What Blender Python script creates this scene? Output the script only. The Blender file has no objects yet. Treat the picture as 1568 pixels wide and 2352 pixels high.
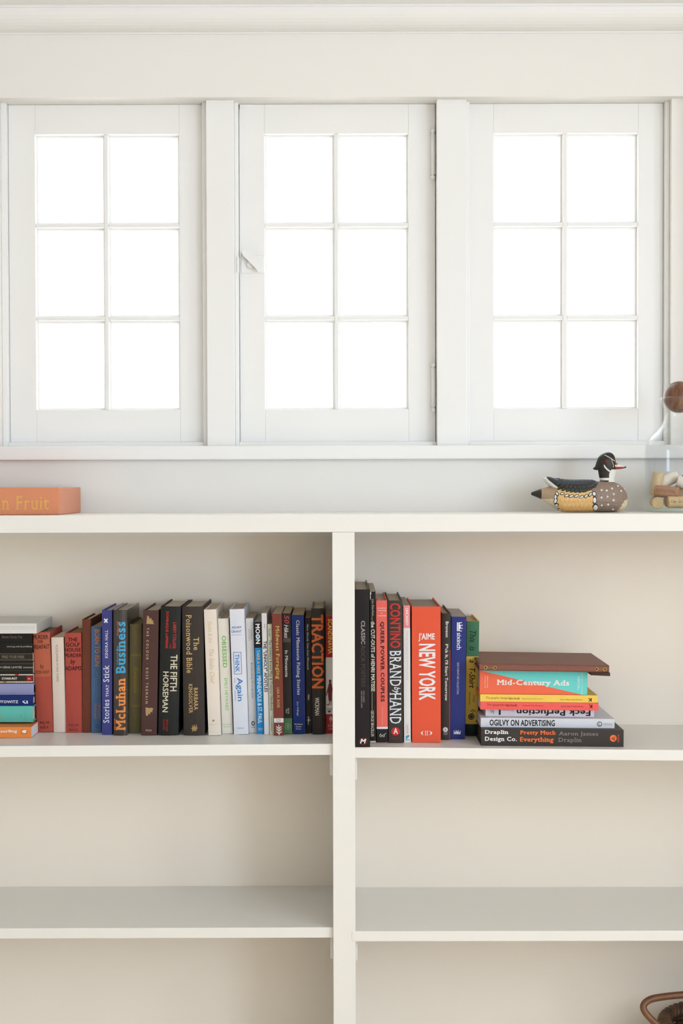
import bpy, bmesh, math, random
from mathutils import Vector, Matrix

# ------------------------------------------------------------------ camera, sky, lights, exposure
scene = bpy.context.scene
col = scene.collection
rng = random.Random(7)

cam_data = bpy.data.cameras.new('camera')
cam = bpy.data.objects.new('camera', cam_data)
col.objects.link(cam)
cam_data.sensor_fit = 'VERTICAL'
cam_data.sensor_height = 36.0
cam_data.lens = 3300.0 / 2352.0 * 36.0
cam_data.clip_start = 0.05
cam.matrix_world = (Matrix.Translation((0.0, -2.5, 1.4))
                    @ Matrix.Rotation(math.radians(90.0 - 1.15), 4, 'X')
                    @ Matrix.Rotation(math.radians(-0.15), 4, 'Z'))
scene.camera = cam

world = bpy.data.worlds.new('overcast_sky')
scene.world = world
world.use_nodes = True
wbg = world.node_tree.nodes['Background']
wbg.inputs['Color'].default_value = (0.93, 0.97, 1.0, 1.0)
wbg.inputs['Strength'].default_value = 4.6


def area_light(name, loc, rot, sx, sy, power, color):
    ld = bpy.data.lights.new(name, 'AREA')
    ld.shape = 'RECTANGLE'
    ld.size = sx
    ld.size_y = sy
    ld.energy = power
    ld.color = color
    o = bpy.data.objects.new(name, ld)
    col.objects.link(o)
    o.location = loc
    o.rotation_euler = rot
    return o


# daylight entering through the wide window in the right wall of the room (outside the frame, beside the camera)
area_light('side_window_daylight', (2.27, -3.55, 1.50), (0, math.radians(90), 0), 1.46, 1.6, 66.0, (0.69, 0.89, 1.20))
# added fill lamp at a made-up high opening, lifts the shelf tops
area_light('shelf_top_fill', (2.27, -1.80, 1.88), (0, math.radians(90), 0), 0.70, 0.6, 15.0, (0.86, 0.93, 1.0))

# sun through the side window and the added high opening: it strikes the floor in front of the bookcase, below the frame
sd = bpy.data.lights.new('sun', 'SUN')
sd.energy = 12.0
sd.angle = math.radians(0.6)
sd.color = (0.96, 0.97, 1.0)
sun = bpy.data.objects.new('sun', sd)
col.objects.link(sun)
sun.location = (6.0, -4.0, 6.0)
sun.rotation_euler = Vector((-1.0, 0.12, -0.95)).to_track_quat('-Z', 'Y').to_euler()

scene.view_settings.view_transform = 'Standard'
scene.view_settings.look = 'None'
scene.view_settings.gamma = 1.0
scene.view_settings.use_curve_mapping = False
scene.view_settings.exposure = -0.42
scene.cycles.use_denoising = True


# ------------------------------------------------------------------ materials
def lin(c):
    r = []
    for v in c:
        v = v / 255.0
        r.append(v / 12.92 if v <= 0.04045 else ((v + 0.055) / 1.055) ** 2.4)
    return (r[0], r[1], r[2], 1.0)


MATS = {}


def mat(name, rgb, rough=0.5, spec=0.5, noise=0.0, nscale=40.0, bump=0.0, bscale=300.0, metallic=0.0, coat=0.0):
    key = (name, rgb, rough, spec, noise, nscale, bump, bscale, metallic, coat)
    if key in MATS:
        return MATS[key]
    m = bpy.data.materials.new(name)
    m.use_nodes = True
    nt = m.node_tree
    b = nt.nodes['Principled BSDF']
    c = lin(rgb)
    b.inputs['Base Color'].default_value = c
    b.inputs['Roughness'].default_value = rough
    b.inputs['Specular IOR Level'].default_value = spec
    b.inputs['Metallic'].default_value = metallic
    b.inputs['Coat Weight'].default_value = coat
    b.inputs['Coat Roughness'].default_value = 0.06
    if noise > 0 or bump > 0:
        tc = nt.nodes.new('ShaderNodeTexCoord')
    if noise > 0:
        n = nt.nodes.new('ShaderNodeTexNoise')
        n.inputs['Scale'].default_value = nscale
        n.inputs['Detail'].default_value = 4.0
        nt.links.new(tc.outputs['Object'], n.inputs['Vector'])
        mr = nt.nodes.new('ShaderNodeMapRange')
        mr.inputs['To Min'].default_value = 1.0 - noise
        mr.inputs['To Max'].default_value = 1.0 + noise
        nt.links.new(n.outputs['Fac'], mr.inputs['Value'])
        mx = nt.nodes.new('ShaderNodeVectorMath')
        mx.operation = 'SCALE'
        mx.inputs[0].default_value = c[:3]
        nt.links.new(mr.outputs['Result'], mx.inputs['Scale'])
        nt.links.new(mx.outputs['Vector'], b.inputs['Base Color'])
    if bump > 0:
        n2 = nt.nodes.new('ShaderNodeTexNoise')
        n2.inputs['Scale'].default_value = bscale
        n2.inputs['Detail'].default_value = 3.0
        nt.links.new(tc.outputs['Object'], n2.inputs['Vector'])
        bp = nt.nodes.new('ShaderNodeBump')
        bp.inputs['Strength'].default_value = bump
        bp.inputs['Distance'].default_value = 0.001
        nt.links.new(n2.outputs['Fac'], bp.inputs['Height'])
        nt.links.new(bp.outputs['Normal'], b.inputs['Normal'])
    MATS[key] = m
    return m


def page_mat(rgb, axis):
    key = ('page', rgb, axis)
    if key in MATS:
        return MATS[key]
    m = bpy.data.materials.new('page_edges')
    m.use_nodes = True
    nt = m.node_tree
    b = nt.nodes['Principled BSDF']
    b.inputs['Roughness'].default_value = 0.9
    b.inputs['Specular IOR Level'].default_value = 0.1
    tc = nt.nodes.new('ShaderNodeTexCoord')
    mp = nt.nodes.new('ShaderNodeMapping')
    mp.inputs['Scale'].default_value = (2200, 3, 3) if axis == 'X' else (3, 3, 2200)
    nt.links.new(tc.outputs['Object'], mp.inputs['Vector'])
    n = nt.nodes.new('ShaderNodeTexNoise')
    n.inputs['Scale'].default_value = 1.0
    nt.links.new(mp.outputs['Vector'], n.inputs['Vector'])
    mr = nt.nodes.new('ShaderNodeMapRange')
    mr.inputs['To Min'].default_value = 0.86
    mr.inputs['To Max'].default_value = 1.22
    nt.links.new(n.outputs['Fac'], mr.inputs['Value'])
    mx = nt.nodes.new('ShaderNodeVectorMath')
    mx.operation = 'SCALE'
    mx.inputs[0].default_value = lin(rgb)[:3]
    nt.links.new(mr.outputs['Result'], mx.inputs['Scale'])
    nt.links.new(mx.outputs['Vector'], b.inputs['Base Color'])
    MATS[key] = m
    return m


def wood_mat(name, dark, light, rough=0.4, scale=(6, 60, 60)):
    m = bpy.data.materials.new(name)
    m.use_nodes = True
    nt = m.node_tree
    b = nt.nodes['Principled BSDF']
    b.inputs['Roughness'].default_value = rough
    tc = nt.nodes.new('ShaderNodeTexCoord')
    mp = nt.nodes.new('ShaderNodeMapping')
    mp.inputs['Scale'].default_value = scale
    nt.links.new(tc.outputs['Object'], mp.inputs['Vector'])
    n = nt.nodes.new('ShaderNodeTexNoise')
    n.inputs['Scale'].default_value = 1.0
    n.inputs['Detail'].default_value = 6.0
    nt.links.new(mp.outputs['Vector'], n.inputs['Vector'])
    cr = nt.nodes.new('ShaderNodeValToRGB')
    cr.color_ramp.elements[0].color = lin(dark)
    cr.color_ramp.elements[1].color = lin(light)
    cr.color_ramp.elements[0].position = 0.3
    cr.color_ramp.elements[1].position = 0.7
    nt.links.new(n.outputs['Fac'], cr.inputs['Fac'])
    nt.links.new(cr.outputs['Color'], b.inputs['Base Color'])
    return m


def thin_glass(name, tint=(1, 1, 1), ior=1.45, gloss=1.0):
    m = bpy.data.materials.new(name)
    m.use_nodes = True
    nt = m.node_tree
    for n in list(nt.nodes):
        nt.nodes.remove(n)
    o = nt.nodes.new('ShaderNodeOutputMaterial')
    t = nt.nodes.new('ShaderNodeBsdfTransparent')
    t.inputs['Color'].default_value = (tint[0], tint[1], tint[2], 1)
    g = nt.nodes.new('ShaderNodeBsdfGlossy')
    g.inputs['Roughness'].default_value = 0.02
    g.inputs['Color'].default_value = (gloss, gloss, gloss, 1)
    lw = nt.nodes.new('ShaderNodeLayerWeight')
    lw.inputs['Blend'].default_value = 0.5
    pw = nt.nodes.new('ShaderNodeMath')
    pw.operation = 'POWER'
    pw.inputs[1].default_value = 5.0
    nt.links.new(lw.outputs['Facing'], pw.inputs[0])
    f = nt.nodes.new('ShaderNodeMapRange')
    f.inputs['To Min'].default_value = ((ior - 1) / (ior + 1)) ** 2
    f.inputs['To Max'].default_value = 0.6
    nt.links.new(pw.outputs['Value'], f.inputs['Value'])
    mix = nt.nodes.new('ShaderNodeMixShader')
    nt.links.new(f.outputs['Result'], mix.inputs['Fac'])
    nt.links.new(t.outputs['BSDF'], mix.inputs[1])
    nt.links.new(g.outputs['BSDF'], mix.inputs[2])
    nt.links.new(mix.outputs['Shader'], o.inputs['Surface'])
    return m


WHITE = mat('white_trim_paint', (244, 243, 240), 0.38, 0.4, noise=0.012, nscale=9, bump=0.05, bscale=60)
WALLP = mat('white_wall_paint', (240, 237, 231), 0.6, 0.3, noise=0.012, nscale=7, bump=0.06, bscale=140)
CASEW = mat('white_shelf_paint', (240, 237, 230), 0.36, 0.45, noise=0.012, nscale=8, bump=0.05, bscale=50)
CASEB = mat('cream_back_paint', (244, 234, 219), 0.55, 0.3, noise=0.015, nscale=5, bump=0.06, bscale=90)
CEIL = mat('ceiling_paint', (248, 247, 245), 0.8, 0.2, noise=0.01, nscale=5)
ROOMW = mat('room_wall_paint', (240, 236, 228), 0.8, 0.2, noise=0.01, nscale=5)
FLOORM = wood_mat('oak_floor', (216, 190, 156), (234, 214, 184), 0.6, (2, 30, 30))
GLASS = thin_glass('window_glass', (0.985, 0.995, 0.99), 1.3)


# ------------------------------------------------------------------ mesh helpers
def add_obj(name, bm, m, parent=None, loc=None, smooth=False, recalc=True):
    if recalc:
        bmesh.ops.recalc_face_normals(bm, faces=bm.faces[:])
    me = bpy.data.meshes.new(name)
    bm.to_mesh(me)
    bm.free()
    if isinstance(m, (list, tuple)):
        for x in m:
            me.materials.append(x)
    elif m is not None:
        me.materials.append(m)
    if smooth:
        for p in me.polygons:
            p.use_smooth = True
    o = bpy.data.objects.new(name, me)
    col.objects.link(o)
    if parent is not None:
        o.parent = parent
    if loc is not None:
        o.location = loc
    return o


def empty(name, loc=(0, 0, 0)):
    o = bpy.data.objects.new(name, None)
    o.empty_display_size = 0.05
    col.objects.link(o)
    o.location = loc
    return o


def tag(o, label=None, cat=None, group=None, kind=None):
    if label:
        o['label'] = label
    if cat:
        o['category'] = cat
    if group:
        o['group'] = group
    if kind:
        o['kind'] = kind
    return o


def box(bm, x0, x1, y0, y1, z0, z1, bevel=0.0, seg=2):
    vs = [bm.verts.new((x, y, z)) for x in (x0, x1) for y in (y0, y1) for z in (z0, z1)]
    idx = [(0, 1, 3, 2), (4, 6, 7, 5), (0, 4, 5, 1), (2, 3, 7, 6), (0, 2, 6, 4), (1, 5, 7, 3)]
    fs = [bm.faces.new([vs[i] for i in f]) for f in idx]
    if bevel > 0:
        es = list({e for f in fs for e in f.edges})
        bmesh.ops.bevel(bm, geom=es, offset=bevel, segments=seg, profile=0.6, affect='EDGES')


def box_obj(name, x0, x1, y0, y1, z0, z1, m, parent=None, bevel=0.0, seg=2):
    """box whose origin is its own centre"""
    c = ((x0 + x1) / 2, (y0 + y1) / 2, (z0 + z1) / 2)
    bm = bmesh.new()
    box(bm, x0 - c[0], x1 - c[0], y0 - c[1], y1 - c[1], z0 - c[2], z1 - c[2], bevel, seg)
    o = add_obj(name, bm, m, parent, c)
    if parent is not None:
        o.location = Vector(c) - parent.location
    return o


def prism(bm, pts, lo, hi, axis):
    """extrude a closed 2-D polygon: axis 'X' -> pts are (y,z)"""
    def mk(p, t):
        if axis == 'X':
            return (t, p[0], p[1])
        if axis == 'Y':
            return (p[0], t, p[1])
        return (p[0], p[1], t)
    a = [bm.verts.new(mk(p, lo)) for p in pts]
    b = [bm.verts.new(mk(p, hi)) for p in pts]
    n = len(pts)
    for i in range(n):
        j = (i + 1) % n
        bm.faces.new((a[i], a[j], b[j], b[i]))
    bm.faces.new(a)
    bm.faces.new(list(reversed(b)))


def lathe(bm, prof, n=48, center=(0, 0)):
    rings = []
    for r, z in prof:
        if r < 1e-6:
            rings.append([bm.verts.new((center[0], center[1], z))])
        else:
            rings.append([bm.verts.new((center[0] + r * math.cos(2 * math.pi * k / n), center[1] + r * math.sin(2 * math.pi * k / n), z)) for k in range(n)])
    for i in range(len(rings) - 1):
        A, B = rings[i], rings[i + 1]
        if len(A) == 1 and len(B) == 1:
            continue
        for k in range(n):
            k2 = (k + 1) % n
            if len(A) == 1:
                bm.faces.new((A[0], B[k], B[k2]))
            elif len(B) == 1:
                bm.faces.new((A[k], B[0], A[k2]))
            else:
                bm.faces.new((A[k], B[k], B[k2], A[k2]))


def tube(bm, pts, rad, n=10, closed=False):
    pts = [Vector(p) for p in pts]
    N = len(pts)
    rings = []
    up = Vector((0, 0, 1))
    prev = None
    for i, p in enumerate(pts):
        if closed:
            d = pts[(i + 1) % N] - pts[i - 1]
        else:
            d = pts[min(i + 1, N - 1)] - pts[max(i - 1, 0)]
        d.normalize()
        if prev is None:
            ref = up if abs(d.z) < 0.9 else Vector((1, 0, 0))
            u = d.cross(ref).normalized()
        else:
            u = (prev - d * prev.dot(d)).normalized()
        prev = u
        v = d.cross(u)
        r = rad[i] if isinstance(rad, (list, tuple)) else rad
        rings.append([bm.verts.new(p + (u * math.cos(2 * math.pi * k / n) + v * math.sin(2 * math.pi * k / n)) * r) for k in range(n)])
    for i in range(N if closed else N - 1):
        A, B = rings[i], rings[(i + 1) % N]
        for k in range(n):
            bm.faces.new((A[k], A[(k + 1) % n], B[(k + 1) % n], B[k]))
    if not closed:
        bm.faces.new(rings[0])
        bm.faces.new(list(reversed(rings[-1])))


def spline(pts, sub=8, closed=False):
    P = [Vector(p) for p in pts]
    n = len(P)
    out = []
    rngi = range(n) if closed else range(n - 1)
    for i in rngi:
        if closed:
            p0, p1, p2, p3 = P[i - 1], P[i], P[(i + 1) % n], P[(i + 2) % n]
        else:
            p0, p1, p2, p3 = P[max(i - 1, 0)], P[i], P[i + 1], P[min(i + 2, n - 1)]
        for k in range(sub):
            t = k / sub
            out.append(0.5 * ((2 * p1) + (p2 - p0) * t + (2 * p0 - 5 * p1 + 4 * p2 - p3) * t * t + (3 * p1 - p0 - 3 * p2 + p3) * t ** 3))
    if not closed:
        out.append(P[-1])
    return out


# ------------------------------------------------------------------ the room
def structure(name, x0, x1, y0, y1, z0, z1, m, bevel=0.0):
    o = box_obj(name, x0, x1, y0, y1, z0, z1, m, None, bevel)
    o['kind'] = 'structure'
    return o


CEIL_Z = 2.2945
XL, XR, YR = -2.2, 2.3, -4.8          # room: left wall, right wall, rear wall
structure('floor', XL, XR, YR, 0.42, -0.06, 0.0, FLOORM)
structure('ceiling', XL, XR, YR, 0.42, CEIL_Z, CEIL_Z + 0.06, CEIL)
structure('wall_left', XL - 0.1, XL, YR, 0.42, 0.0, CEIL_Z, ROOMW)
structure('wall_rear', XL, XR, YR - 0.1, YR, 0.0, CEIL_Z, ROOMW)
# right wall around its window opening and the added high one for the fill
bm = bmesh.new()
WY0, WY1, WZ0, WZ1 = -4.37, -2.73, 0.75, 2.25
box(bm, XR, XR + 0.1, YR, WY0, 0, CEIL_Z)
box(bm, XR, XR + 0.1, WY1, -2.12, 0, CEIL_Z)
box(bm, XR, XR + 0.1, -1.48, 0.42, 0, CEIL_Z)
box(bm, XR, XR + 0.1, -2.12, -1.48, 0, 1.52)
box(bm, XR, XR + 0.1, -2.12, -1.48, 2.25, CEIL_Z)
box(bm, XR, XR + 0.1, WY0, WY1, 0, WZ0)
box(bm, XR, XR + 0.1, WY0, WY1, WZ1, CEIL_Z)
o = add_obj('wall_right', bm, ROOMW)
o['kind'] = 'structure'
# back wall (the one in view) around the band of three windows
SOFF = 2.1350                          # soffit over the windows
SILL_T, SILL_B = 1.4714, 1.4453
bm = bmesh.new()
box(bm, XL, XR, 0.25, 0.36, SOFF, CEIL_Z)                      # over the windows
box(bm, XL, XR, 0.25, 0.36, 1.30, SILL_T - 0.004)               # under the windows
box(bm, XL, XR, 0.290, 0.36, 0.0, 1.30)                        # behind the bookcase
box(bm, XL, -0.655, 0.268, 0.36, SILL_T - 0.004, SOFF)
box(bm, 0.6346, XR, 0.268, 0.36, SILL_T - 0.004, SOFF)
box(bm, -0.2577, -0.2048, 0.290, 0.36, SILL_T - 0.004, SOFF)
box(bm, 0.1847, 0.2417, 0.290, 0.36, SILL_T - 0.004, SOFF)
o = add_obj('wall_back', bm, WALLP)
o['kind'] = 'structure'
# crown moulding: cove profile
pts = [(0.2505, 2.2541), (0.2505, CEIL_Z), (0.2010, CEIL_Z), (0.2010, 2.2905)]
for k in range(9):
    a = math.radians(k * 90 / 8)
    pts.append((0.2030 + 0.044 * (1 - math.cos(a)) , 2.2900 - 0.0330 * math.sin(a)))
pts.append((0.2470, 2.2541))
bm = bmesh.new()
prism(bm, pts, XL, XR, 'X')
o = add_obj('trim_1', bm, WHITE)
o['kind'] = 'structure'
# window stool with a rounded nose, stops and posts
structure('trim_2', XL, XR, 0.228, 0.345, SILL_B, SILL_T, WHITE, 0.003)
structure('trim_3', -0.2577, -0.2048, 0.268, 0.292, SILL_T, SOFF, WHITE, 0.0012)
structure('trim_4', 0.1847, 0.2417, 0.268, 0.292, SILL_T, SOFF, WHITE, 0.0012)
STOPS = [(-0.655, -0.6445), (-0.2670, -0.2577), (-0.2048, -0.1975), (0.2417, 0.2490), (0.6262, 0.6346)]
for i, (a, b) in enumerate(STOPS):
    structure('trim_%d' % (5 + i), a, b, 0.284, 0.345, SILL_T, SOFF, WHITE, 0.0012)
for i, (a, b) in enumerate(((-0.6445, -0.2670), (-0.1975, 0.1847), (0.2490, 0.6262))):
    structure('trim_%d' % (10 + i), a, b, 0.284, 0.345, SILL_T, 1.4800, WHITE, 0.0012)
# shallow pilaster closing the recess on the right
structure('trim_13', 0.700, 0.86, 0.20, 0.262, 1.3456, CEIL_Z, WALLP, 0.002)


def window(n, sx0, sx1, cols, label_gap):
    w = empty('window_%d' % n, ((sx0 + sx1) / 2, 0.30, 1.4812))
    w['kind'] = 'structure'
    z0, z1 = 1.4802, 2.1347
    rows = [(1.5438, 1.7171), (1.7247, 1.8976), (1.9051, 2.0775)]
    xa, xb = cols[0][0], cols[1][1]
    y0, y1 = 0.300, 0.336
    box_obj('stile', sx0, xa, y0, y1, z0, z1, WHITE, w, 0.001)
    box_obj('stile', xb, sx1, y0, y1, z0, z1, WHITE, w, 0.001)
    box_obj('rail', xa, xb, y0, y1, z0, rows[0][0], WHITE, w, 0.001)
    box_obj('rail', xa, xb, y0, y1, rows[2][1], z1, WHITE, w, 0.001)
    box_obj('muntin', cols[0][1], cols[1][0], y0 + 0.001, y1, rows[0][0], rows[2][1], WHITE, w, 0.0015)
    for c in cols:
        for k in (0, 1):
            box_obj('muntin', c[0], c[1], y0 + 0.001, y1, rows[k][1], rows[k + 1][0], WHITE, w, 0.0015)
    for c in cols:
        for r in rows:
            p = box_obj('pane', c[0], c[1], 0.3215, 0.3235, r[0], r[1], GLASS, w)
            # putty bead around the pane, a step behind the sash face
            bm = bmesh.new()
            cx, cz = (c[0] + c[1]) / 2, (r[0] + r[1]) / 2
            hw, hh, b = (c[1] - c[0]) / 2, (r[1] - r[0]) / 2, 0.0042
            box(bm, -hw, -hw + b, -0.008, 0.010, -hh, hh)
            box(bm, hw - b, hw, -0.008, 0.010, -hh, hh)
            box(bm, -hw + b, hw - b, -0.008, 0.010, -hh, -hh + b)
            box(bm, -hw + b, hw - b, -0.008, 0.010, hh - b, hh)
            add_obj('glazing_bead', bm, WHITE, p)
    return w


W1 = window(1, -0.6440, -0.2672, [(-0.5925, -0.4588), (-0.4512, -0.3130)], False)
W2 = window(2, -0.1952, 0.1834, [(-0.1476, -0.0123), (-0.0046, 0.1315)], True)
W3 = window(3, 0.2495, 0.6257, [(0.2964, 0.4317), (0.4393, 0.5772)], False)


# hinges of the middle sash: barrel with ball finials
def hinge(w, x, y, za, zb):
    h = empty('hinge', Vector((x, y, za)) - w.location)
    h.parent = w
    r = 0.0040
    L = zb - za
    bm = bmesh.new()
    prof = [(0.0, 0.0)]
    for k in range(1, 7):
        a = math.pi * k / 7
        prof.append((0.0046 * math.sin(a), 0.0046 * (1 - math.cos(a))))
    prof += [(0.0018, 0.0095), (r, 0.0105), (r, L - 0.0105), (0.0018, L - 0.0095)]
    for k in range(1, 7):
        a = math.pi * k / 7
        prof.append((0.0046 * math.sin(a), L - 0.0092 + 0.0046 * (1 - math.cos(a))))
    prof.append((0.0, L))
    lathe(bm, prof, 14)
    add_obj('barrel', bm, WHITE, h, smooth=True)
    bm = bmesh.new()
    box(bm, -0.0036, 0.0056, 0.0025, 0.0064, 0.0115, L - 0.0115, 0.0004, 1)
    add_obj('leaf', bm, WHITE, h)


hinge(W2, 0.1788, 0.2935, 1.9868, 2.0858)
hinge(W2, 0.1788, 0.2935, 1.5375, 1.6335)
# latch on the left stile of the middle sash: plate, boss and slanting lever
lt = empty('latch', Vector((-0.175, 0.300, 1.825)) - W2.location)
lt.parent = W2
bm = bmesh.new()
box(bm, -0.019, 0.0265, -0.003, 0.0, -0.017, 0.0175, 0.0008, 1)
add_obj('latch_plate', bm, WHITE, lt)
bm = bmesh.new()
lathe(bm, [(0.0, -0.003), (0.0085, -0.003), (0.0085, 0.006), (0.006, 0.009), (0.0, 0.009)], 20)
bmesh.ops.rotate(bm, verts=bm.verts[:], cent=(0, 0, 0), matrix=Matrix.Rotation(math.radians(90), 3, 'X'))
add_obj('boss', bm, WHITE, lt, smooth=False)
bm = bmesh.new()
lv = [(-0.0195, 0.0255), (-0.0130, 0.0270), (0.0030, 0.0215), (0.0230, -0.0085), (0.0150, -0.0165), (-0.0010, 0.0035), (-0.0130, 0.0130)]
prism(bm, lv, -0.017, -0.009, 'Y')
bmesh.ops.bevel(bm, geom=bm.edges[:], offset=0.0010, segments=2, affect='EDGES')
add_obj('lever', bm, WHITE, lt)
# strike plate on the stop beside the latch
bm = bmesh.new()
box(bm, -0.0255, -0.0215, -0.0185, -0.004, -0.0175, 0.012, 0.0006, 1)
add_obj('strike_plate', bm, WHITE, lt)

# ------------------------------------------------------------------ the bookcase
case = empty('bookcase', (0, 0.13, 0.20))
tag(case, 'white painted built-in bookcase with a wide divider under the windows', 'bookcase')
X0, X1 = -0.98, 0.915
BACKY = 0.272
box_obj('top_board', X0, X1, 0.0, 0.262, 1.3147, 1.3454, CASEW, case, 0.0014)
box_obj('back_panel', X0, X1, BACKY, 0.288, 0.20, 1.3147, CASEB, case)
dv = box_obj('divider', -0.0105, 0.0155, 0.018, BACKY, 0.20, 1.3147, CASEW, case)
box_obj('face_stile', -0.0163, 0.0226, 0.0, 0.018, 0.20, 1.3146, CASEW, case, 0.0009)
box_obj('side_panel', X0, X0 + 0.03, 0.0, BACKY, 0.20, 1.3147, CASEW, case)
box_obj('side_panel', X1 - 0.03, X1, 0.0, BACKY, 0.20, 1.3147, CASEW, case)
box_obj('base_board', X0, X1, 0.02, BACKY, 0.0, 0.20, CASEW, case)
box_obj('shelf', X0 + 0.03, -0.0105, 0.006, BACKY, 0.20, 0.225, CASEW, case, 0.0012)
box_obj('shelf', 0.0155, X1 - 0.03, 0.006, BACKY, 0.20, 0.225, CASEW, case, 0.0012)


def tilted_shelf(xa, xb, z0, slope, th, fy):
    s = box_obj('shelf', xa, xb, fy, BACKY, z0 - th, z0, CASEW, case, 0.0014)
    cx = (xa + xb) / 2
    s.rotation_euler.y = -math.atan(slope)
    s.location.z += slope * cx
    return s


tilted_shelf(X0 + 0.03, -0.0108, 0.9434, 0.0041, 0.0198, 0.009)
tilted_shelf(0.0158, X1 - 0.03, 0.9383, -0.012, 0.0192, 0.007)
tilted_shelf(X0 + 0.03, -0.0108, 0.6195, 0.0005, 0.0185, 0.010)
tilted_shelf(0.0158, X1 - 0.03, 0.6160, -0.001, 0.0182, -0.001)
# cleats screwed to the divider and end panels under the shelves
for (xa, xb, zt, h) in ((-0.0215, -0.0105, 0.9228, 0.038), (0.0155, 0.0262, 0.9174, 0.040), (-0.0215, -0.0105, 0.6002, 0.040), (0.0155, 0.0262, 0.5964, 0.040),
                        (X0 + 0.03, X0 + 0.042, 0.9186, 0.038), (X1 - 0.042, X1 - 0.03, 0.9065, 0.038), (X0 + 0.03, X0 + 0.042, 0.5990, 0.038), (X1 - 0.042, X1 - 0.03, 0.5945, 0.038)):
    box_obj('cleat', xa, xb, 0.022, BACKY - 0.01, zt - h, zt, CASEW, case, 0.0008)

# ------------------------------------------------------------------ lettering
STY = {'s': (0.0, 0, False), 'b': (0.014, 0, False), 'B': (0.030, 0, False), 'r': (0.005, 0, True), 'rB': (0.026, 0, True),
       'si': (0.0, 0.3, False), 'bi': (0.012, 0.25, False), 'Bi': (0.03, 0.25, False), 'ri': (0.0, 0.35, True), 'sw': (0.012, 0, False)}
GLYPH = {}


def prepare_lettering(pairs):
    """turn every (text, style) pair into a flat outline: verts 2-D + faces"""
    obs = []
    for body, sty in [('H', 's'), ('x', 's'), ('l', 's')] + sorted(pairs):
        cu = bpy.data.curves.new('lettering', 'FONT')
        cu.body = body
        cu.size = 1.0
        cu.resolution_u = 2
        off, shear, serif = STY[sty]
        cu.shear = 0.0
        if sty == 'sw':
            cu.space_character = 1.8
            cu.space_word = 1.3
        if serif:
            cu.space_character = 1.10
        elif off > 0.02:
            cu.space_character = 1.04
        ob = bpy.data.objects.new('lettering', cu)
        col.objects.link(ob)
        obs.append((body, sty, ob))
    dg = bpy.context.evaluated_depsgraph_get()
    dg.update()
    lev = {}
    for i, (body, sty, ob) in enumerate(obs):
        ev = ob.evaluated_get(dg)
        me = ev.to_mesh()
        V = [(v.co.x, v.co.y, 0.0) for v in me.vertices]
        Fc = [tuple(p.vertices) for p in me.polygons]
        if i < 3:
            lev[body] = max(v[1] for v in V)
            ev.to_mesh_clear()
            continue
        off, shear, serif = STY[sty]
        if serif:
            cnt = {}
            for f in Fc:
                for a, b in zip(f, f[1:] + f[:1]):
                    cnt.setdefault((min(a, b), max(a, b)), []).append(f)
            levels = [0.0, lev['H'], lev['x'], lev['l']]
            for (a, b), fs in cnt.items():
                if len(fs) != 1 or abs(V[a][1] - V[b][1]) > 0.002:
                    continue
                L = abs(V[a][0] - V[b][0])
                if L < 0.04 or L > 0.21 or min(abs(V[a][1] - l) for l in levels) > 0.03:
                    continue
                cy = sum(V[k][1] for k in fs[0]) / len(fs[0])
                sgn = 1 if cy > V[a][1] else -1
                x0, x1 = sorted((V[a][0], V[b][0]))
                s, th = 0.055, 0.045 + off * 0.4
                q = len(V)
                y = V[a][1]
                V += [(x0 - s, y, 0.5), (x1 + s, y, 0.5), (x1 + s, y + sgn * th, 0.5), (x0 - s, y + sgn * th, 0.5)]
                Fc.append((q, q + 1, q + 2, q + 3))
        if off > 0:                      # weight: the outline repeated around itself
            V0, F0 = V, Fc
            V, Fc = [], []
            ring = [(-1, 0), (1, 0), (0, .8), (0, -.8)] if off < 0.02 else [(-1, 0), (1, 0), (0, .8), (0, -.8), (-.75, .6), (.75, .6), (-.75, -.6), (.75, -.6)]
            for ci, (dx, dy) in enumerate(ring):
                q = len(V)
                V += [(x + dx * off, y + dy * off, k + ci) for x, y, k in V0]
                Fc += [tuple(k + q for k in f) for f in F0]
        if shear:
            V = [(x + y * shear, y, k) for x, y, k in V]
        GLYPH[(body, sty)] = (V, Fc)
        ev.to_mesh_clear()
    for body, sty, ob in obs:
        cu = ob.data
        bpy.data.objects.remove(ob)
        bpy.data.curves.remove(cu)


def fit(V, cx, cz, w, h, rot):
    if rot == 'd':
        V = [(y, -x, k) for x, y, k in V]
    elif rot == 'u':
        V = [(-y, x, k) for x, y, k in V]
    elif rot == 'f':
        V = [(-x, -y, k) for x, y, k in V]
    xs = [v[0] for v in V]
    ys = [v[1] for v in V]
    ax, bx, ay, by = min(xs), max(xs), min(ys), max(ys)
    sx = w / max(bx - ax, 1e-6)
    sy = h / max(by - ay, 1e-6)
    return [(cx + (x - (ax + bx) / 2) * sx, cz + (y - (ay + by) / 2) * sy, k) for x, y, k in V]


def poly_circle(n=28, rx=0.5, ry=0.5, cx=0, cy=0):
    return [(cx + rx * math.cos(2 * math.pi * k / n), cy + ry * math.sin(2 * math.pi * k / n)) for k in range(n)]


def bar(x0, y0, x1, y1, t):
    dx, dy = x1 - x0, y1 - y0
    L = math.hypot(dx, dy) or 1
    nx, ny = -dy / L * t / 2, dx / L * t / 2
    return [(x0 + nx, y0 + ny), (x0 - nx, y0 - ny), (x1 - nx, y1 - ny), (x1 + nx, y1 + ny)]


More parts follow.
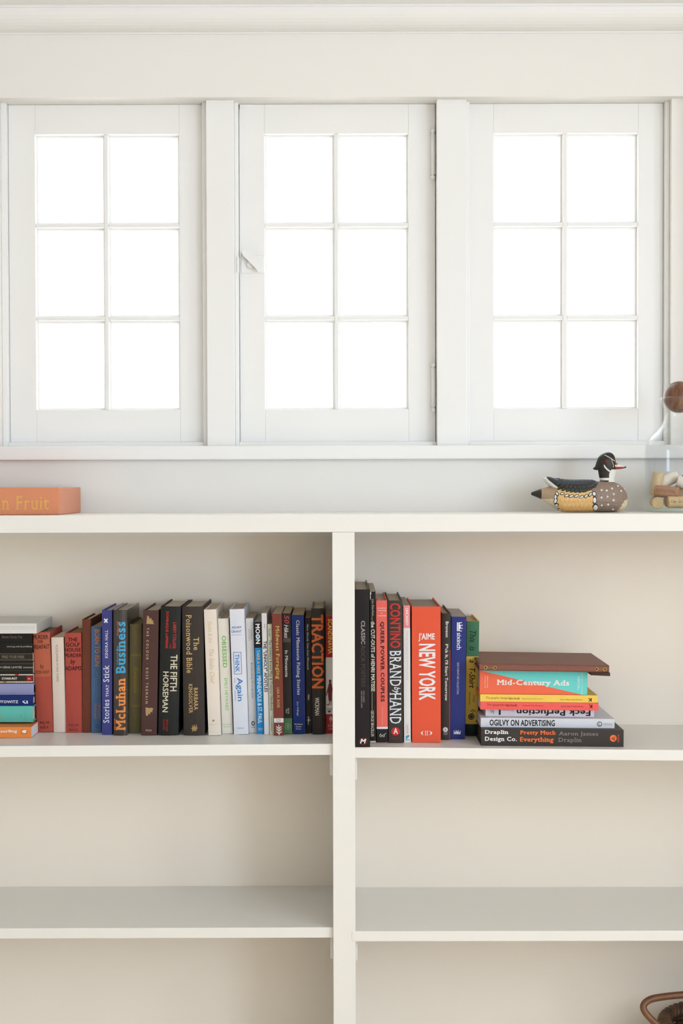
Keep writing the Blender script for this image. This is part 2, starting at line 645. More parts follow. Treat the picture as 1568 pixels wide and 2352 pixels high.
def mark_polys(kind, w, h, extra):
    """polygons in mm around the centre of a w x h rectangle"""
    S = lambda P: [(x * w, y * h) for x, y in P]
    R = [(-.5, -.5), (.5, -.5), (.5, .5), (-.5, .5)]
    if kind in ('rect', 'fade'):
        return [S(R)]
    if kind == 'disc':
        return [S(poly_circle())]
    if kind == 'ring':
        t = extra
        o_, i_ = poly_circle(28, w / 2, h / 2), poly_circle(28, w / 2 - t, h / 2 - t)
        return [[o_[k], o_[(k + 1) % 28], i_[(k + 1) % 28], i_[k]] for k in range(28)]
    if kind in ('frame', 'diamond'):
        t = extra if kind == 'frame' else 0.8
        o_ = S(R) if kind == 'frame' else [(0, -h / 2), (w / 2, 0), (0, h / 2), (-w / 2, 0)]
        fx, fy = 1 - 2 * t / w, 1 - 2 * t / h
        i_ = [(x * fx, y * fy) for x, y in o_]
        return [[o_[k], o_[(k + 1) % 4], i_[(k + 1) % 4], i_[k]] for k in range(4)]
    if kind == 'cross':
        return [S(bar(-.42, -.42, .42, .42, .3)), S(bar(-.42, .42, .42, -.42, .3))]
    if kind == 'jag':
        return [S([(-.5, -.5), (.5, -.5), (.3, -.28), (.42, -.1), (.12, -.05), (.18, .2), (-.1, .12), (-.2, .42), (-.42, .5)])]
    if kind == 'jag2':
        return [S([(-.5, .5), (.12, .42), (.22, .5), (.5, .35), (.32, .12), (.42, -.05), (.12, -.02), (.1, -.3), (-.12, -.2), (-.2, -.5), (-.45, -.42)])]
    if kind == 'scribble':
        return [S(bar(-.3 + i * .12, -.45 + .12 * (i % 3), -.3 + i * .12, .5 - .13 * ((i + 1) % 3), .07)) for i in range(6)] + [S(bar(-.5, -.02, .5, .02, .08)), S(bar(-.35, -.3, .35, -.26, .06))]
    if kind == 'blob':
        return [S([(-.5, .1), (-.2, .5), (.1, .2), (.4, .5), (.5, .1), (.2, -.2), (.1, -.5), (-.2, -.3)])]
    if kind == 'tree':
        P = [S(bar(0, -.5, 0, .5, .12))]
        for y in (-.25, 0.0, .22):
            P += [S(bar(0, y - .1, -.45, y + .12, .10)), S(bar(0, y - .1, .45, y + .12, .10))]
        return P
    if kind == 'star':
        return [S([(0, .5), (.08, .08), (.5, 0), (.08, -.08), (0, -.5), (-.08, -.08), (-.5, 0), (-.08, .08)])]
    if kind == 'globe':
        return [S(poly_circle(20, .32, .5)), S(bar(-.5, .1, .5, .1, .16)), S(bar(-.5, -.2, .5, -.2, .12))]
    if kind == 'figure':
        return [S(poly_circle(14, .2, .06, .12, .42)), S([(-.02, .37), (.3, .36), (.46, .12), (.36, -.08), (-.2, -.05), (-.28, .12)]),
                S([(-.22, -.05), (.38, -.08), (.34, -.34), (-.1, -.32)]), S(bar(-.22, .1, -.46, -.12, .09)), S(bar(.02, -.32, -.06, -.48, .10)), S(bar(.24, -.33, .2, -.48, .10)), S(bar(-.06, -.48, -.42, -.46, .03))]
    if kind == 'spark':
        P = []
        for k in range(9):
            a = math.radians(10 + 20 * k)
            P.append(S(bar(.2 * math.cos(a), .2 * math.sin(a) - .1, .5 * math.cos(a), .6 * math.sin(a) - .1, .06)))
        return P + [S(bar(-.1, -.5, .1, 0, .1))]
    if kind == 'torn':
        return [S([(-.5, -.5), (-.1, -.42), (.1, -.2), (-.05, 0), (.35, .12), (.2, .3), (.5, .5), (-.3, .48)])]
    if kind == 'specs':
        c1, c2 = [], []
        for k in range(16):
            a0, a1 = 2 * math.pi * k / 16, 2 * math.pi * (k + 1) / 16
            for cx, L in ((-.3, c1), (.12, c2)):
                L.append(S([(cx + .18 * math.cos(a0), -.15 + .3 * math.sin(a0)), (cx + .18 * math.cos(a1), -.15 + .3 * math.sin(a1)), (cx + .12 * math.cos(a1), -.15 + .2 * math.sin(a1)), (cx + .12 * math.cos(a0), -.15 + .2 * math.sin(a0))]))
        return c1 + c2 + [S(bar(.2, .1, .5, .5, .07)), S(bar(-.4, .1, -.25, .45, .06))]
    if kind == 'hand':
        return [S([(-.5, .1), (.1, .5), (.5, .45), (.35, .0), (.0, -.2), (-.1, -.5), (-.42, -.4), (-.3, -.1)])]
    if kind in ('arcL', 'arcR'):
        sg = -1 if kind == 'arcL' else 1
        P = []
        for k in range(12):
            a0, a1 = math.radians(-90 + 15 * k), math.radians(-90 + 15 * (k + 1))
            t0, t1 = .10 + .22 * math.cos(a0), .10 + .22 * math.cos(a1)
            f = lambda a, t: (sg * (-.5 + math.cos(a) * (1 - t)), math.sin(a) * .5 * (1 - .12))
            P.append(S([f(a0, 0), f(a1, 0), f(a1, t1), f(a0, t0)]))
        return P
    if kind in ('crown', 'crownD'):
        C = [[(-.5, -.5), (.5, -.5), (.5, -.3), (-.5, -.3)], [(-.5, -.22), (.5, -.22), (.5, .15), (.26, -.05), (.16, .32), (0, 0), (-.16, .32), (-.26, -.05), (-.5, .15)]]
        C += [poly_circle(10, .07, .1, x, y) for x, y in ((-.47, .26), (-.17, .42), (.17, .42), (.47, .26), (0, .1))]
        if kind == 'crownD':
            C = [[(y, -x) for x, y in P] for P in C]
        return [S(P) for P in C]
    if kind == 'penguin':
        return [S([(-.5, 0), (-.2, .32), (.1, .5), (.42, .42), (.5, .1), (.4, -.3), (.1, -.5), (-.2, -.3)])]
    if kind == 'wedge':
        return [S([(-.5, .1), (-.38, .4), (.1, -.2), (.05, -.5)]), S([(.15, .5), (.38, .5), (.4, -.4), (.2, -.4)]), S(bar(-.4, .42, .0, .5, .1))]
    if kind == 'dots':
        n = max(3, int(w / (h * 1.15)))
        d = w / n
        return [[(-w / 2 + d * i + d * .1, -h / 2), (-w / 2 + d * i + d * .85, -h / 2), (-w / 2 + d * i + d * .85, h / 2), (-w / 2 + d * i + d * .1, h / 2)] for i in range(n)]
    if kind == 'scrawl':
        pts = [(-.5, -.2), (-.3, .4), (-.2, -.3), (0, .3), (.1, -.2), (.3, .4), (.2, -.5), (.5, .1)]
        return [S(bar(*pts[i], *pts[i + 1], .06)) for i in range(len(pts) - 1)]
    if kind == 'diag':
        return [S([(-.5, .5), (.5, .5), (.5, -.5), (.455, -.5)])]
    return [S(R)]


# ------------------------------------------------------------------ books
NF = 8


def book(rec):
    mode, label, loc, (w, h, d), lean, kind, bulge, colr, page, rough, texts, marks = rec
    sl = 0.0041 if loc[0] < 0 else 0.012
    drop = 0.0 if mode == 'L' else w / 2000 * (abs(math.sin(lean)) + sl)
    w -= 0.35
    root = empty('book', (loc[0], loc[1], loc[2] + drop + 0.0001))
    root.rotation_euler.y = lean
    tag(root, label, 'book')
    lying = mode == 'L'
    hard = kind == 'hard'
    if lying:
        tag(root, group='books lying in stacks')
    else:
        tag(root, group='books standing on the shelf')
    th = 2.3 if hard else 0.5
    ths = 1.6 if hard else 0.5
    lift = 0.15

    def M(t, a, y):
        if lying:
            return ((a - h / 2) / 1000, y / 1000, (t + w / 2 + lift) / 1000)
        return (t / 1000, y / 1000, (a + lift) / 1000)

    def ys(t):
        return bulge * (2 * t / w) ** 2

    facets = [-w / 2 + w * k / NF for k in range(NF + 1)]

    def extrude(poly, a0, a1, name, m):
        bm = bmesh.new()
        A = [bm.verts.new(M(t, a0, y)) for t, y in poly]
        B = [bm.verts.new(M(t, a1, y)) for t, y in poly]
        n = len(poly)
        for i in range(n):
            j = (i + 1) % n
            bm.faces.new((A[i], A[j], B[j], B[i]))
        bm.faces.new(A)
        bm.faces.new(B[::-1])
        return add_obj(name, bm, m, root)

    wi = w / 2 - th
    outer = [(-w / 2, d)] + [(t, ys(t)) for t in facets] + [(w / 2, d)]
    inner = [(wi, d)] + [(t * wi / (w / 2), ys(t) + ths) for t in reversed(facets)] + [(-wi, d)]
    bumpv = 0.25 if rough > 0.7 else 0.0
    cm = mat('cover_cloth' if rough > 0.7 else 'cover_paper', colr, rough, 0.5 if rough < .1 else 0.22, noise=0.10 if rough > .7 else 0.03, nscale=60, bump=bumpv, bscale=1500)
    extrude(outer + inner, 0, h, 'cover', cm)
    over = 3.0 if hard else 0.25
    dp = d - (3.5 if hard else 0.3)
    wp = wi - 0.15
    fe = 3.0 if hard else 0.4
    pb = [(t * wp / (w / 2), ys(t) + ths + 0.1) for t in facets] + [(wp * (1 - 2 * k / 6), dp - fe * (1 - (1 - 2 * k / 6) ** 2)) for k in range(7)]
    extrude(pb, over, h - over, 'page_block', page_mat(page, 'Z' if lying else 'X'))

    layer = [0]

    def lay(V, Fc, name, m):
        bm = bmesh.new()
        vs = [bm.verts.new((x, k, z)) for x, z, k in V]
        for f in Fc:
            try:
                bm.faces.new([vs[i] for i in f])
            except ValueError:
                pass
        for t in facets[1:-1]:
            g = bm.verts[:] + bm.edges[:] + bm.faces[:]
            if lying:
                bmesh.ops.bisect_plane(bm, geom=g, plane_co=(0, 0, t + w / 2), plane_no=(0, 0, 1))
            else:
                bmesh.ops.bisect_plane(bm, geom=g, plane_co=(t, 0, 0), plane_no=(1, 0, 0))
        off = 0.10 + 0.03 * layer[0]
        layer[0] += 1 + (max(v[2] for v in V) * 0.2)
        for v in bm.verts:
            x, z, kk = v.co.x, v.co.z, v.co.y
            if lying:
                t, a = z - w / 2, x + h / 2
            else:
                t, a = x, z
            t = max(-w / 2, min(w / 2, t))
            i = min(NF - 1, max(0, int((t + w / 2) / w * NF)))
            f = (t - facets[i]) / (facets[i + 1] - facets[i])
            y = ys(facets[i]) * (1 - f) + ys(facets[i + 1]) * f - off - kk * 0.006
            a = max(0.2, min(h - 0.2, a))
            v.co = M(t, a, y)
        for f in bm.faces:
            f.normal_update()
        flip = [f for f in bm.faces if f.normal.y > 0]
        if flip:
            bmesh.ops.reverse_faces(bm, faces=flip)
        add_obj(name, bm, m, root, recalc=False)

    for mk in marks:
        kd, cx, cz, mw, mh, c = mk[:6]
        ex = mk[6] if len(mk) > 6 else None
        V, Fc = [], []
        for P in mark_polys(kd, mw, mh, ex):
            q = len(V)
            V += [(cx + x, cz + y, (len(Fc) % 40) * 0.4) for x, y in P]
            Fc.append(tuple(range(q, q + len(P))))
        nm = 'spine_band' if kd in ('rect', 'fade', 'diag') else 'spine_mark'
        lay(V, Fc, nm, mat('print_ink', c, max(rough, .1), 0.5 if rough < .1 else 0.22))
    for k, tx in enumerate(texts):
        body, cx, cz, tw, thh, rot, c, sty = tx
        V, Fc = GLYPH[(body, sty)]
        lay(fit(V, cx, cz, tw, thh, rot), Fc, 'title_lettering' if k == 0 else 'spine_lettering', mat('print_ink', c, max(rough, .1), 0.5 if rough < .1 else 0.22))
    return root


BOOKS = [
 ('S', 'faded brick-red cloth hardcover with black title, leaning on the horizontal stack of books', (-0.5476, 0.1431, 0.9412), (31.29, 185.22, 120.88), -0.0349, 'hard', 2.5, (172, 80, 64), (120, 112, 100), 0.8, [('MURDER', -1.33, 175.67, 27.49, 7.97, 'h', (30, 22, 20), 'b'), ('FOR', -2.08, 167.42, 9.7, 5.84, 'h', (30, 22, 20), 'b'), ('BREAKFAST', -1.14, 157.91, 30.15, 7.97, 'h', (30, 22, 20), 'b'), ('by', -0.89, 120.86, 5.84, 11.29, 'h', (40, 26, 22), 's'), ('PETER HUNT', -0.91, 110.84, 25.23, 5.98, 'h', (40, 26, 22), 's'), ('WALTER', -0.46, 17.74, 19.26, 3.72, 'h', (70, 30, 25), 'r'), ('J', -1.18, 13.22, 2.26, 2.66, 'h', (70, 30, 25), 'r'), ('BLACK', -0.83, 8.93, 15.27, 3.98, 'h', (70, 30, 25), 'r')], [('fade', 0.28, 142.51, 30.81, 79.69, (182, 98, 72))]),
 ('S', 'cream paperback with small grey upward lettering, between the two brick-red hardcovers', (-0.5204, 0.1421, 0.9413), (23.09, 175.27, 121.93), -0.0212, 'paper', 1.5, (222, 206, 192), (214, 200, 180), 0.5, [('PIERO DELLA FRANCESCA', -1.38, 128.1, 3.72, 68.37, 'u', (120, 108, 100), 'r')], []),
 ('S', 'brick-red cloth hardcover with large black title, beside the plain brown book', (-0.4936, 0.1384, 0.9414), (30.7, 183.9, 125.65), -0.0052, 'hard', 2.5, (176, 78, 66), (150, 125, 85), 0.8, [('THE', -0.54, 171.73, 17.5, 7.03, 'h', (28, 20, 20), 'b'), ('GOLF', -0.78, 162.21, 25.72, 7.16, 'h', (28, 20, 20), 'b'), ('HOUSE', -0.69, 152.76, 29.56, 6.89, 'h', (28, 20, 20), 'b'), ('MURDER', -0.41, 142.44, 30.89, 7.03, 'h', (28, 20, 20), 'b'), ('by', -0.49, 130.32, 9.28, 11.27, 'h', (28, 20, 20), 'bi'), ('ADAMS', -0.35, 118.8, 30.76, 7.69, 'h', (28, 20, 20), 'b'), ('WALTER', -0.84, 14.02, 19.22, 3.98, 'h', (90, 36, 30), 'r'), ('J', -1.09, 9.35, 2.12, 2.65, 'h', (90, 36, 30), 'r'), ('BLACK', -0.6, 5.54, 15.91, 3.58, 'h', (90, 36, 30), 'r')], []),
 ('S', 'plain brown cloth hardcover without lettering, beside the steel-blue paperback', (-0.4702, 0.1375, 0.9415), (15.94, 209.1, 126.55), 0.003, 'hard', 1.2, (112, 62, 45), (214, 200, 180), 0.8, [], []),
 ('S', 'steel-blue paperback with orange downward lettering', (-0.4522, 0.1352, 0.9415), (18.85, 195.77, 128.77), 0.0054, 'paper', 0.8, (72, 102, 142), (196, 172, 140), 0.5, [('BORN TO RUN', 1.9, 156.83, 9.0, 67.27, 'd', (206, 122, 52), 'b'), ('A Hidden Tribe, Superathletes,', 6.37, 89.19, 2.12, 47.01, 'd', (110, 135, 165), 's'), ('and the Greatest Race the World', 1.59, 89.51, 2.12, 46.34, 'd', (110, 135, 165), 's'), ('Has Never Seen', -2.73, 88.83, 2.25, 25.16, 'd', (110, 135, 165), 's'), ('Christopher', 5.54, 39.92, 3.71, 28.47, 'd', (196, 110, 45), 'b'), ('McDougall', -1.37, 40.37, 3.71, 26.75, 'd', (196, 110, 45), 'b')], [('ring', 2.07, 11.93, 5.83, 5.96, (28, 40, 60), 0.6)]),
 ('S', 'indigo-blue hardcover with white upward lettering', (-0.4286, 0.1128, 0.9416), (18.92, 227.99, 151.22), 0.0056, 'hard', 0.6, (66, 68, 128), (200, 190, 178), 0.5, [('Stories', -1.53, 43.33, 11.0, 42.61, 'u', (225, 232, 242), 'r'), ('THAT', 0.41, 80.59, 5.12, 22.78, 'u', (225, 232, 242), 'r'), ('Stick', -1.64, 111.97, 10.75, 30.71, 'u', (225, 232, 242), 'r'), ('KINDRA HALL', -0.98, 165.95, 4.86, 51.18, 'u', (225, 232, 242), 'r')], [('cross', -2.12, 208.66, 7.17, 8.32, (235, 240, 248))]),
 ('S', 'dark brown book in a shiny plastic jacket with fat blue and orange lettering', (-0.4033, 0.1038, 0.9417), (25.12, 229.12, 160.22), 0.0038, 'hard', 3.6, (58, 50, 46), (190, 180, 165), 0.08, [('Business', 1.02, 160.08, 17.6, 95.0, 'u', (52, 160, 205), 'rB'), ('McLuhan', 0.81, 56.91, 17.6, 95.0, 'u', (235, 140, 62), 'rB'), ('McGraw-Hill', -4.15, 195.28, 3.06, 24.87, 'u', (225, 110, 50), 'b'), ('Culture Is Our', -4.89, 146.3, 3.32, 34.43, 'u', (52, 160, 205), 'b'), ('Marshall', -10.39, 20.33, 3.06, 19.77, 'u', (225, 125, 50), 'b')], []),
 ('S', 'olive cloth hardcover with faint gold border, between shiny-jacketed and dark maroon books', (-0.3797, 0.1279, 0.9418), (22.9, 200.63, 136.15), 0.009, 'hard', 3.5, (116, 106, 76), (160, 145, 110), 0.75, [('Keepsake', 0.3, 98.0, 9.01, 47.62, 'd', (150, 130, 50), 'bi'), ('ANN RINALDI', 1.12, 174.61, 3.47, 26.38, 'd', (140, 122, 50), 'r'), ('HARCOURT', 1.08, 22.93, 3.6, 21.88, 'd', (140, 122, 50), 'r')], [('frame', 0.62, 97.35, 18.66, 92.66, (150, 130, 48), 0.8), ('diamond', -5.35, 143.87, 5.79, 5.15, (160, 138, 50)), ('diamond', 0.78, 143.91, 5.92, 5.15, (160, 138, 50)), ('diamond', 7.1, 143.95, 5.66, 5.15, (160, 138, 50)), ('diamond', -5.47, 49.82, 5.66, 4.89, (160, 138, 50)), ('diamond', 0.73, 49.86, 5.66, 4.89, (160, 138, 50)), ('diamond', 6.79, 49.9, 5.41, 4.89, (160, 138, 50))]),
 ('S', 'dark maroon hardcover with spaced pale lettering and two jagged gold ornaments', (-0.3509, 0.1025, 0.942), (28.43, 227.77, 161.49), 0.0207, 'hard', 0.8, (80, 54, 50), (200, 188, 172), 0.6, [('THE COLOUR · ROSE TREMAIN', -5.09, 126.83, 4.46, 137.65, 'd', (205, 180, 140), 'sw'), ('FSG', -0.65, 9.1, 10.45, 3.06, 'h', (205, 180, 140), 'b')], [('jag', -0.56, 210.49, 14.28, 15.29, (178, 148, 100)), ('jag2', 0.36, 43.11, 14.53, 15.55, (178, 148, 100))]),
 ('S', 'black hardcover with red author names and cream two-line title', (-0.316, 0.1008, 0.9421), (36.71, 234.55, 163.18), 0.026, 'hard', 3, (34, 35, 33), (205, 192, 174), 0.55, [('DOMINIQUE LAPIERRE', -6.18, 191.71, 5.6, 66.87, 'd', (212, 50, 42), 'b'), ('LARRY COLLINS', 8.06, 181.87, 5.6, 47.13, 'd', (212, 50, 42), 'b'), ('AND', 0.94, 162.13, 2.29, 8.92, 'd', (200, 48, 42), 's'), ('THE FIFTH', 7.84, 113.66, 11.97, 66.23, 'd', (222, 212, 186), 'b'), ('HORSEMAN', -6.25, 79.01, 10.44, 73.88, 'd', (222, 212, 186), 'b'), ('SIMON AND', -2.3, 18.41, 3.06, 21.27, 'd', (200, 48, 42), 's'), ('SCHUSTER', -7.94, 19.24, 3.06, 19.36, 'd', (200, 48, 42), 's')], []),
 ('S', 'thick brown-black hardcover with gold serif lettering, beside the cream hardcover', (-0.2684, 0.099, 0.9423), (38.79, 234.34, 165.0), -0.0084, 'hard', 3, (60, 52, 46), (205, 190, 172), 0.6, [('The', 6.01, 166.88, 9.55, 23.17, 'd', (214, 180, 120), 'r'), ('Poisonwood Bible', -7.07, 166.64, 10.18, 105.9, 'd', (214, 180, 120), 'r'), ('BARBARA', 4.06, 66.62, 7.0, 40.73, 'd', (214, 180, 120), 'r'), ('KINGSOLVER', -5.38, 67.24, 6.75, 53.21, 'd', (214, 180, 120), 'r')], [('scribble', 0.81, 13.19, 12.09, 13.36, (200, 165, 105))]),
 ('S', 'cream hardcover with pale gold script lettering', (-0.2311, 0.0979, 0.9425), (22.77, 228.88, 166.06), -0.0326, 'hard', 1.2, (234, 222, 208), (215, 198, 178), 0.5, [('Shame & the', -0.87, 188.16, 7.0, 39.44, 'd', (214, 190, 150), 'ri'), ('The Snake Chief', -0.19, 125.81, 7.89, 62.98, 'd', (206, 180, 138), 'ri'), ('BANTAM', -1.37, 19.85, 15.9, 1.91, 'h', (214, 198, 176), 'r')], [('blob', -1.18, 26.76, 4.58, 4.71, (176, 130, 88))]),
 ('S', 'narrow off-white hardcover with green lettering', (-0.2091, 0.1158, 0.9425), (19.84, 210.78, 148.24), -0.0338, 'hard', 1.0, (234, 228, 216), (212, 196, 178), 0.5, [('OBSESSED', -0.0, 150.12, 7.68, 58.91, 'd', (120, 186, 96), 'B'), ('EMILY HEYWARD', 0.62, 71.99, 5.64, 59.81, 'd', (140, 196, 112), 'b'), ('PORTFOLIO', -0.97, 16.8, 15.88, 2.05, 'h', (150, 190, 130), 's'), ('PENGUIN', -0.68, 12.67, 12.17, 2.05, 'h', (150, 190, 130), 's')], []),
 ('S', 'white hardcover with blue lettering and a blue outlined box on the spine', (-0.1836, 0.1074, 0.9426), (26.88, 228.36, 156.55), -0.0313, 'hard', 1.2, (224, 226, 234), (205, 185, 168), 0.5, [('ADAM', -1.88, 195.23, 16.98, 4.09, 'h', (58, 112, 170), 'b'), ('GRANT', -2.14, 187.67, 18.77, 4.34, 'h', (58, 112, 170), 'b'), ('THINK', -2.58, 130.09, 8.17, 33.19, 'd', (58, 126, 192), 'b'), ('Again', -0.63, 81.95, 13.41, 42.77, 'd', (58, 126, 192), 'b'), ('VIKING', -0.88, 11.28, 12.77, 1.92, 'h', (120, 130, 150), 'r')], [('rect', -2.3, 181.52, 18.89, 0.51, (58, 112, 170)), ('frame', -1.94, 129.94, 14.55, 40.6, (58, 126, 192), 1.0), ('rect', -8.16, 98.9, 0.77, 9.58, (58, 126, 192)), ('rect', -8.38, 70.97, 0.77, 19.15, (58, 126, 192))]),
 ('S', 'slim white paperback with small teal lettering', (-0.163, 0.124, 0.9427), (14.17, 210.24, 140.04), -0.0286, 'paper', 0.5, (226, 222, 216), (190, 172, 150), 0.5, [('Backpacking Photography', 0.92, 95.97, 4.11, 65.78, 'd', (60, 130, 165), 'r'), ('Schiffman', 2.62, 180.04, 2.06, 17.34, 'd', (120, 116, 112), 'r'), ('and Lanner', -1.0, 179.51, 2.06, 22.48, 'd', (120, 116, 112), 'r'), ('Outdoor Guide to', 0.56, 144.29, 1.28, 23.13, 'd', (190, 186, 182), 'r'), ('outside', 0.46, 10.27, 7.19, 1.8, 'h', (60, 56, 52), 'b')], [('ring', 0.69, 17.25, 6.17, 8.48, (40, 38, 36), 1.6)]),
 ('S', 'bright blue paperback with black top and white lettering', (-0.1484, 0.1134, 0.9428), (13.47, 205.19, 150.57), -0.0225, 'paper', 0.4, (28, 138, 205), (190, 175, 160), 0.5, [('MOON', -0.53, 182.72, 8.19, 36.34, 'd', (238, 240, 240), 'B'), ('TAKE A HIKE', -0.72, 131.44, 5.37, 43.25, 'd', (216, 184, 120), 'b'), ('MINNEAPOLIS & ST. PAUL', -0.22, 62.47, 7.93, 87.01, 'd', (222, 236, 242), 'b'), ('AVALON', -0.33, 9.54, 8.96, 2.05, 'h', (200, 225, 240), 's'), ('TRAVEL', -0.26, 7.09, 8.19, 1.79, 'h', (200, 225, 240), 's')], [('rect', 0.0, 180.91, 13.95, 47.6, (28, 22, 20)), ('disc', -0.38, 178.61, 5.63, 7.68, (62, 160, 205))]),
 ('S', 'narrow white paperback with bold dark downward title', (-0.1366, 0.1059, 0.9428), (9.72, 221.08, 158.1), -0.02, 'paper', 0.2, (226, 222, 222), (200, 185, 168), 0.5, [('THE "UNHOLY" APOSTLES', 0.44, 123.83, 6.63, 93.13, 'd', (42, 36, 48), 'B'), ('Kaiser', 0.39, 197.0, 2.04, 8.67, 'd', (70, 66, 66), 's')], []),
 ('S', 'very thin pale green paperback with black serif lettering', (-0.1273, 0.1019, 0.9429), (7.85, 201.68, 162.11), -0.0176, 'paper', 0.2, (206, 208, 186), (150, 132, 108), 0.5, [('Randall', -0.65, 186.16, 3.31, 13.63, 'd', (42, 46, 36), 'r'), ('The Outward Bound Map & Compass Handbook', -0.51, 108.29, 6.37, 128.65, 'd', (42, 46, 36), 'r'), ('Lyons & Burford', -0.71, 20.85, 3.06, 26.11, 'd', (70, 74, 60), 'r')], []),
 ('S', 'rust-brown paperback with yellow serif lettering and white tree mark', (-0.1142, 0.0938, 0.9429), (17.57, 220.86, 170.24), -0.0144, 'paper', 0.4, (126, 62, 48), (196, 180, 160), 0.5, [('Midwest Foraging', -0.43, 150.56, 8.63, 96.88, 'd', (206, 190, 96), 'r'), ('LISA M. ROSE', -0.11, 68.75, 4.57, 36.19, 'd', (206, 190, 110), 's'), ('TIMBER', -0.45, 28.57, 9.9, 1.52, 'h', (90, 80, 70), 'r'), ('PRESS', -0.5, 25.76, 7.87, 1.52, 'h', (90, 80, 70), 'r')], [('rect', 0.17, 27.41, 17.27, 7.87, (232, 226, 220)), ('tree', 0.11, 9.97, 10.67, 19.68, (232, 226, 220))]),
 ('S', 'black paperback with pink and white lettering and green square at its foot', (-0.0981, 0.1081, 0.943), (15.68, 220.33, 155.92), -0.0114, 'paper', 0.4, (42, 36, 32), (190, 172, 148), 0.5, [('50', 0.03, 209.5, 8.94, 15.96, 'd', (196, 80, 90), 'bi'), ('Hikes', -0.81, 187.41, 7.92, 24.26, 'd', (226, 220, 214), 'bi'), ('In Minnesota', -1.04, 128.43, 5.62, 48.52, 'd', (226, 220, 214), 'b'), ('Ruf &', 1.27, 42.39, 3.06, 10.21, 'd', (200, 196, 190), 'si'), ('Wind', -2.45, 41.92, 2.81, 7.41, 'd', (200, 196, 190), 'si')], [('rect', 0.1, 171.24, 13.79, 7.41, (88, 76, 74)), ('rect', -0.04, 14.91, 15.07, 28.34, (84, 122, 82)), ('ring', -0.43, 14.27, 10.21, 11.24, (150, 176, 140), 0.7), ('tree', -0.3, 14.14, 3.83, 7.66, (150, 176, 140))]),
 ('S', 'navy-blue paperback with white serif lettering', (-0.0777, 0.1073, 0.9431), (22.71, 217.32, 156.7), -0.0118, 'paper', 0.6, (20, 44, 112), (196, 172, 140), 0.4, [('Classic Minnesota Fishing Stories', -0.72, 139.61, 7.66, 135.94, 'd', (222, 222, 220), 'r'), ('Joe Fellegy', -2.51, 45.96, 3.83, 26.17, 'd', (206, 208, 214), 'r'), ('Waldman', -1.39, 18.01, 15.57, 2.3, 'h', (220, 220, 222), 'r'), ('House', -1.2, 13.64, 9.96, 2.3, 'h', (220, 220, 222), 'r'), ('Press', -1.39, 9.53, 9.19, 2.3, 'h', (220, 220, 222), 'r')], []),
 ('S', 'thin black paperback with tiny white handwritten lettering, beside the navy paperback', (-0.06, 0.114, 0.9432), (10.71, 211.31, 150.03), -0.0082, 'paper', 0.3, (28, 24, 22), (160, 135, 105), 0.5, [('More Ghostly Tales from Minnesota', -1.11, 158.27, 3.84, 83.18, 'd', (206, 204, 200), 'si'), ('Hein', -0.09, 66.31, 3.33, 10.24, 'd', (206, 204, 200), 'si'), ('Adventure', -0.7, 23.84, 3.58, 15.36, 'd', (190, 188, 184), 'si')], [('star', -0.43, 24.28, 8.7, 8.06, (206, 204, 200))]),
 ('S', 'black hardcover with huge orange lettering, second from the divider on its left', (-0.0424, 0.1023, 0.9432), (23.69, 229.35, 161.71), -0.0051, 'hard', 2.0, (40, 33, 29), (205, 190, 165), 0.3, [('TRACTION', -1.02, 150.97, 21.91, 134.15, 'd', (204, 100, 44), 'B'), ('WICKMAN', -2.59, 50.98, 8.15, 32.49, 'd', (214, 206, 196), 'b'), ('WOODY', -1.75, 13.29, 9.94, 2.93, 'h', (74, 36, 30), 's')], []),
 ('S', 'red and white paperback with yellow lettering, wedged against the divider', (-0.0232, 0.1126, 0.9433), (13.33, 214.52, 151.45), 0.0004, 'paper', 0.2, (170, 34, 38), (190, 165, 140), 0.5, [('SCANDINAVIA', 1.71, 177.42, 8.19, 63.95, 'd', (228, 190, 70), 'B'), ('DISCOVERY', 0.49, 44.53, 10.49, 2.81, 'h', (40, 40, 44), 'b'), ('INSIGHT', 1.57, 14.29, 8.7, 4.09, 'h', (206, 170, 160), 'r'), ('GUIDES', 1.94, 8.36, 7.93, 3.84, 'h', (206, 170, 160), 'r')], [('rect', 0.21, 87.23, 13.3, 103.6, (222, 214, 206)), ('globe', 0.1, 40.22, 7.67, 4.48, (60, 90, 130)), ('figure', 0.18, 75.27, 12.28, 48.6, (112, 40, 44)), ('spark', 2.75, 25.09, 6.39, 14.07, (226, 214, 206))]),
 ('L', 'orange paperback with white lettering, lowest in the left stack', (-0.6612, 0.087, 0.9412), (19.97, 200.0, 135.0), 0.0, 'paper', 0.3, (240, 142, 72), (222, 222, 226), 0.5, [('to surfing', 52.62, 11.52, 43.76, 6.62, 'h', (248, 238, 226), 'B')], [('ring', 87.1, 11.27, 11.74, 9.07, (60, 40, 28), 0.5), ('penguin', 87.0, 11.43, 8.97, 6.62, (248, 240, 230))]),
 ('L', 'thick turquoise hardcover lying directly on the orange paperback', (-0.6702, 0.118, 0.9642), (29.77, 210.0, 144.0), 0.0, 'hard', 2.5, (98, 190, 176), (226, 212, 196), 0.5, [('e', 47.46, 10.49, 2.59, 5.4, 'h', (190, 160, 80), 'r'), ('Ed', 83.77, 12.03, 4.32, 7.56, 'h', (84, 172, 160), 'si'), ('HARPER', 91.45, 11.19, 1.73, 14.58, 'd', (84, 172, 160), 's')], []),
 ('L', 'navy hardcover with white capital lettering lying on the turquoise book', (-0.6699, 0.122, 0.9939), (17.87, 210.0, 142.0), 0.0, 'hard', 0.8, (18, 42, 108), (224, 212, 198), 0.5, [('PLAUTOWITZ', 52.33, 7.42, 50.63, 5.08, 'h', (228, 230, 236), 'B')], [('wedge', 90.67, 6.34, 11.36, 5.95, (230, 232, 238))]),
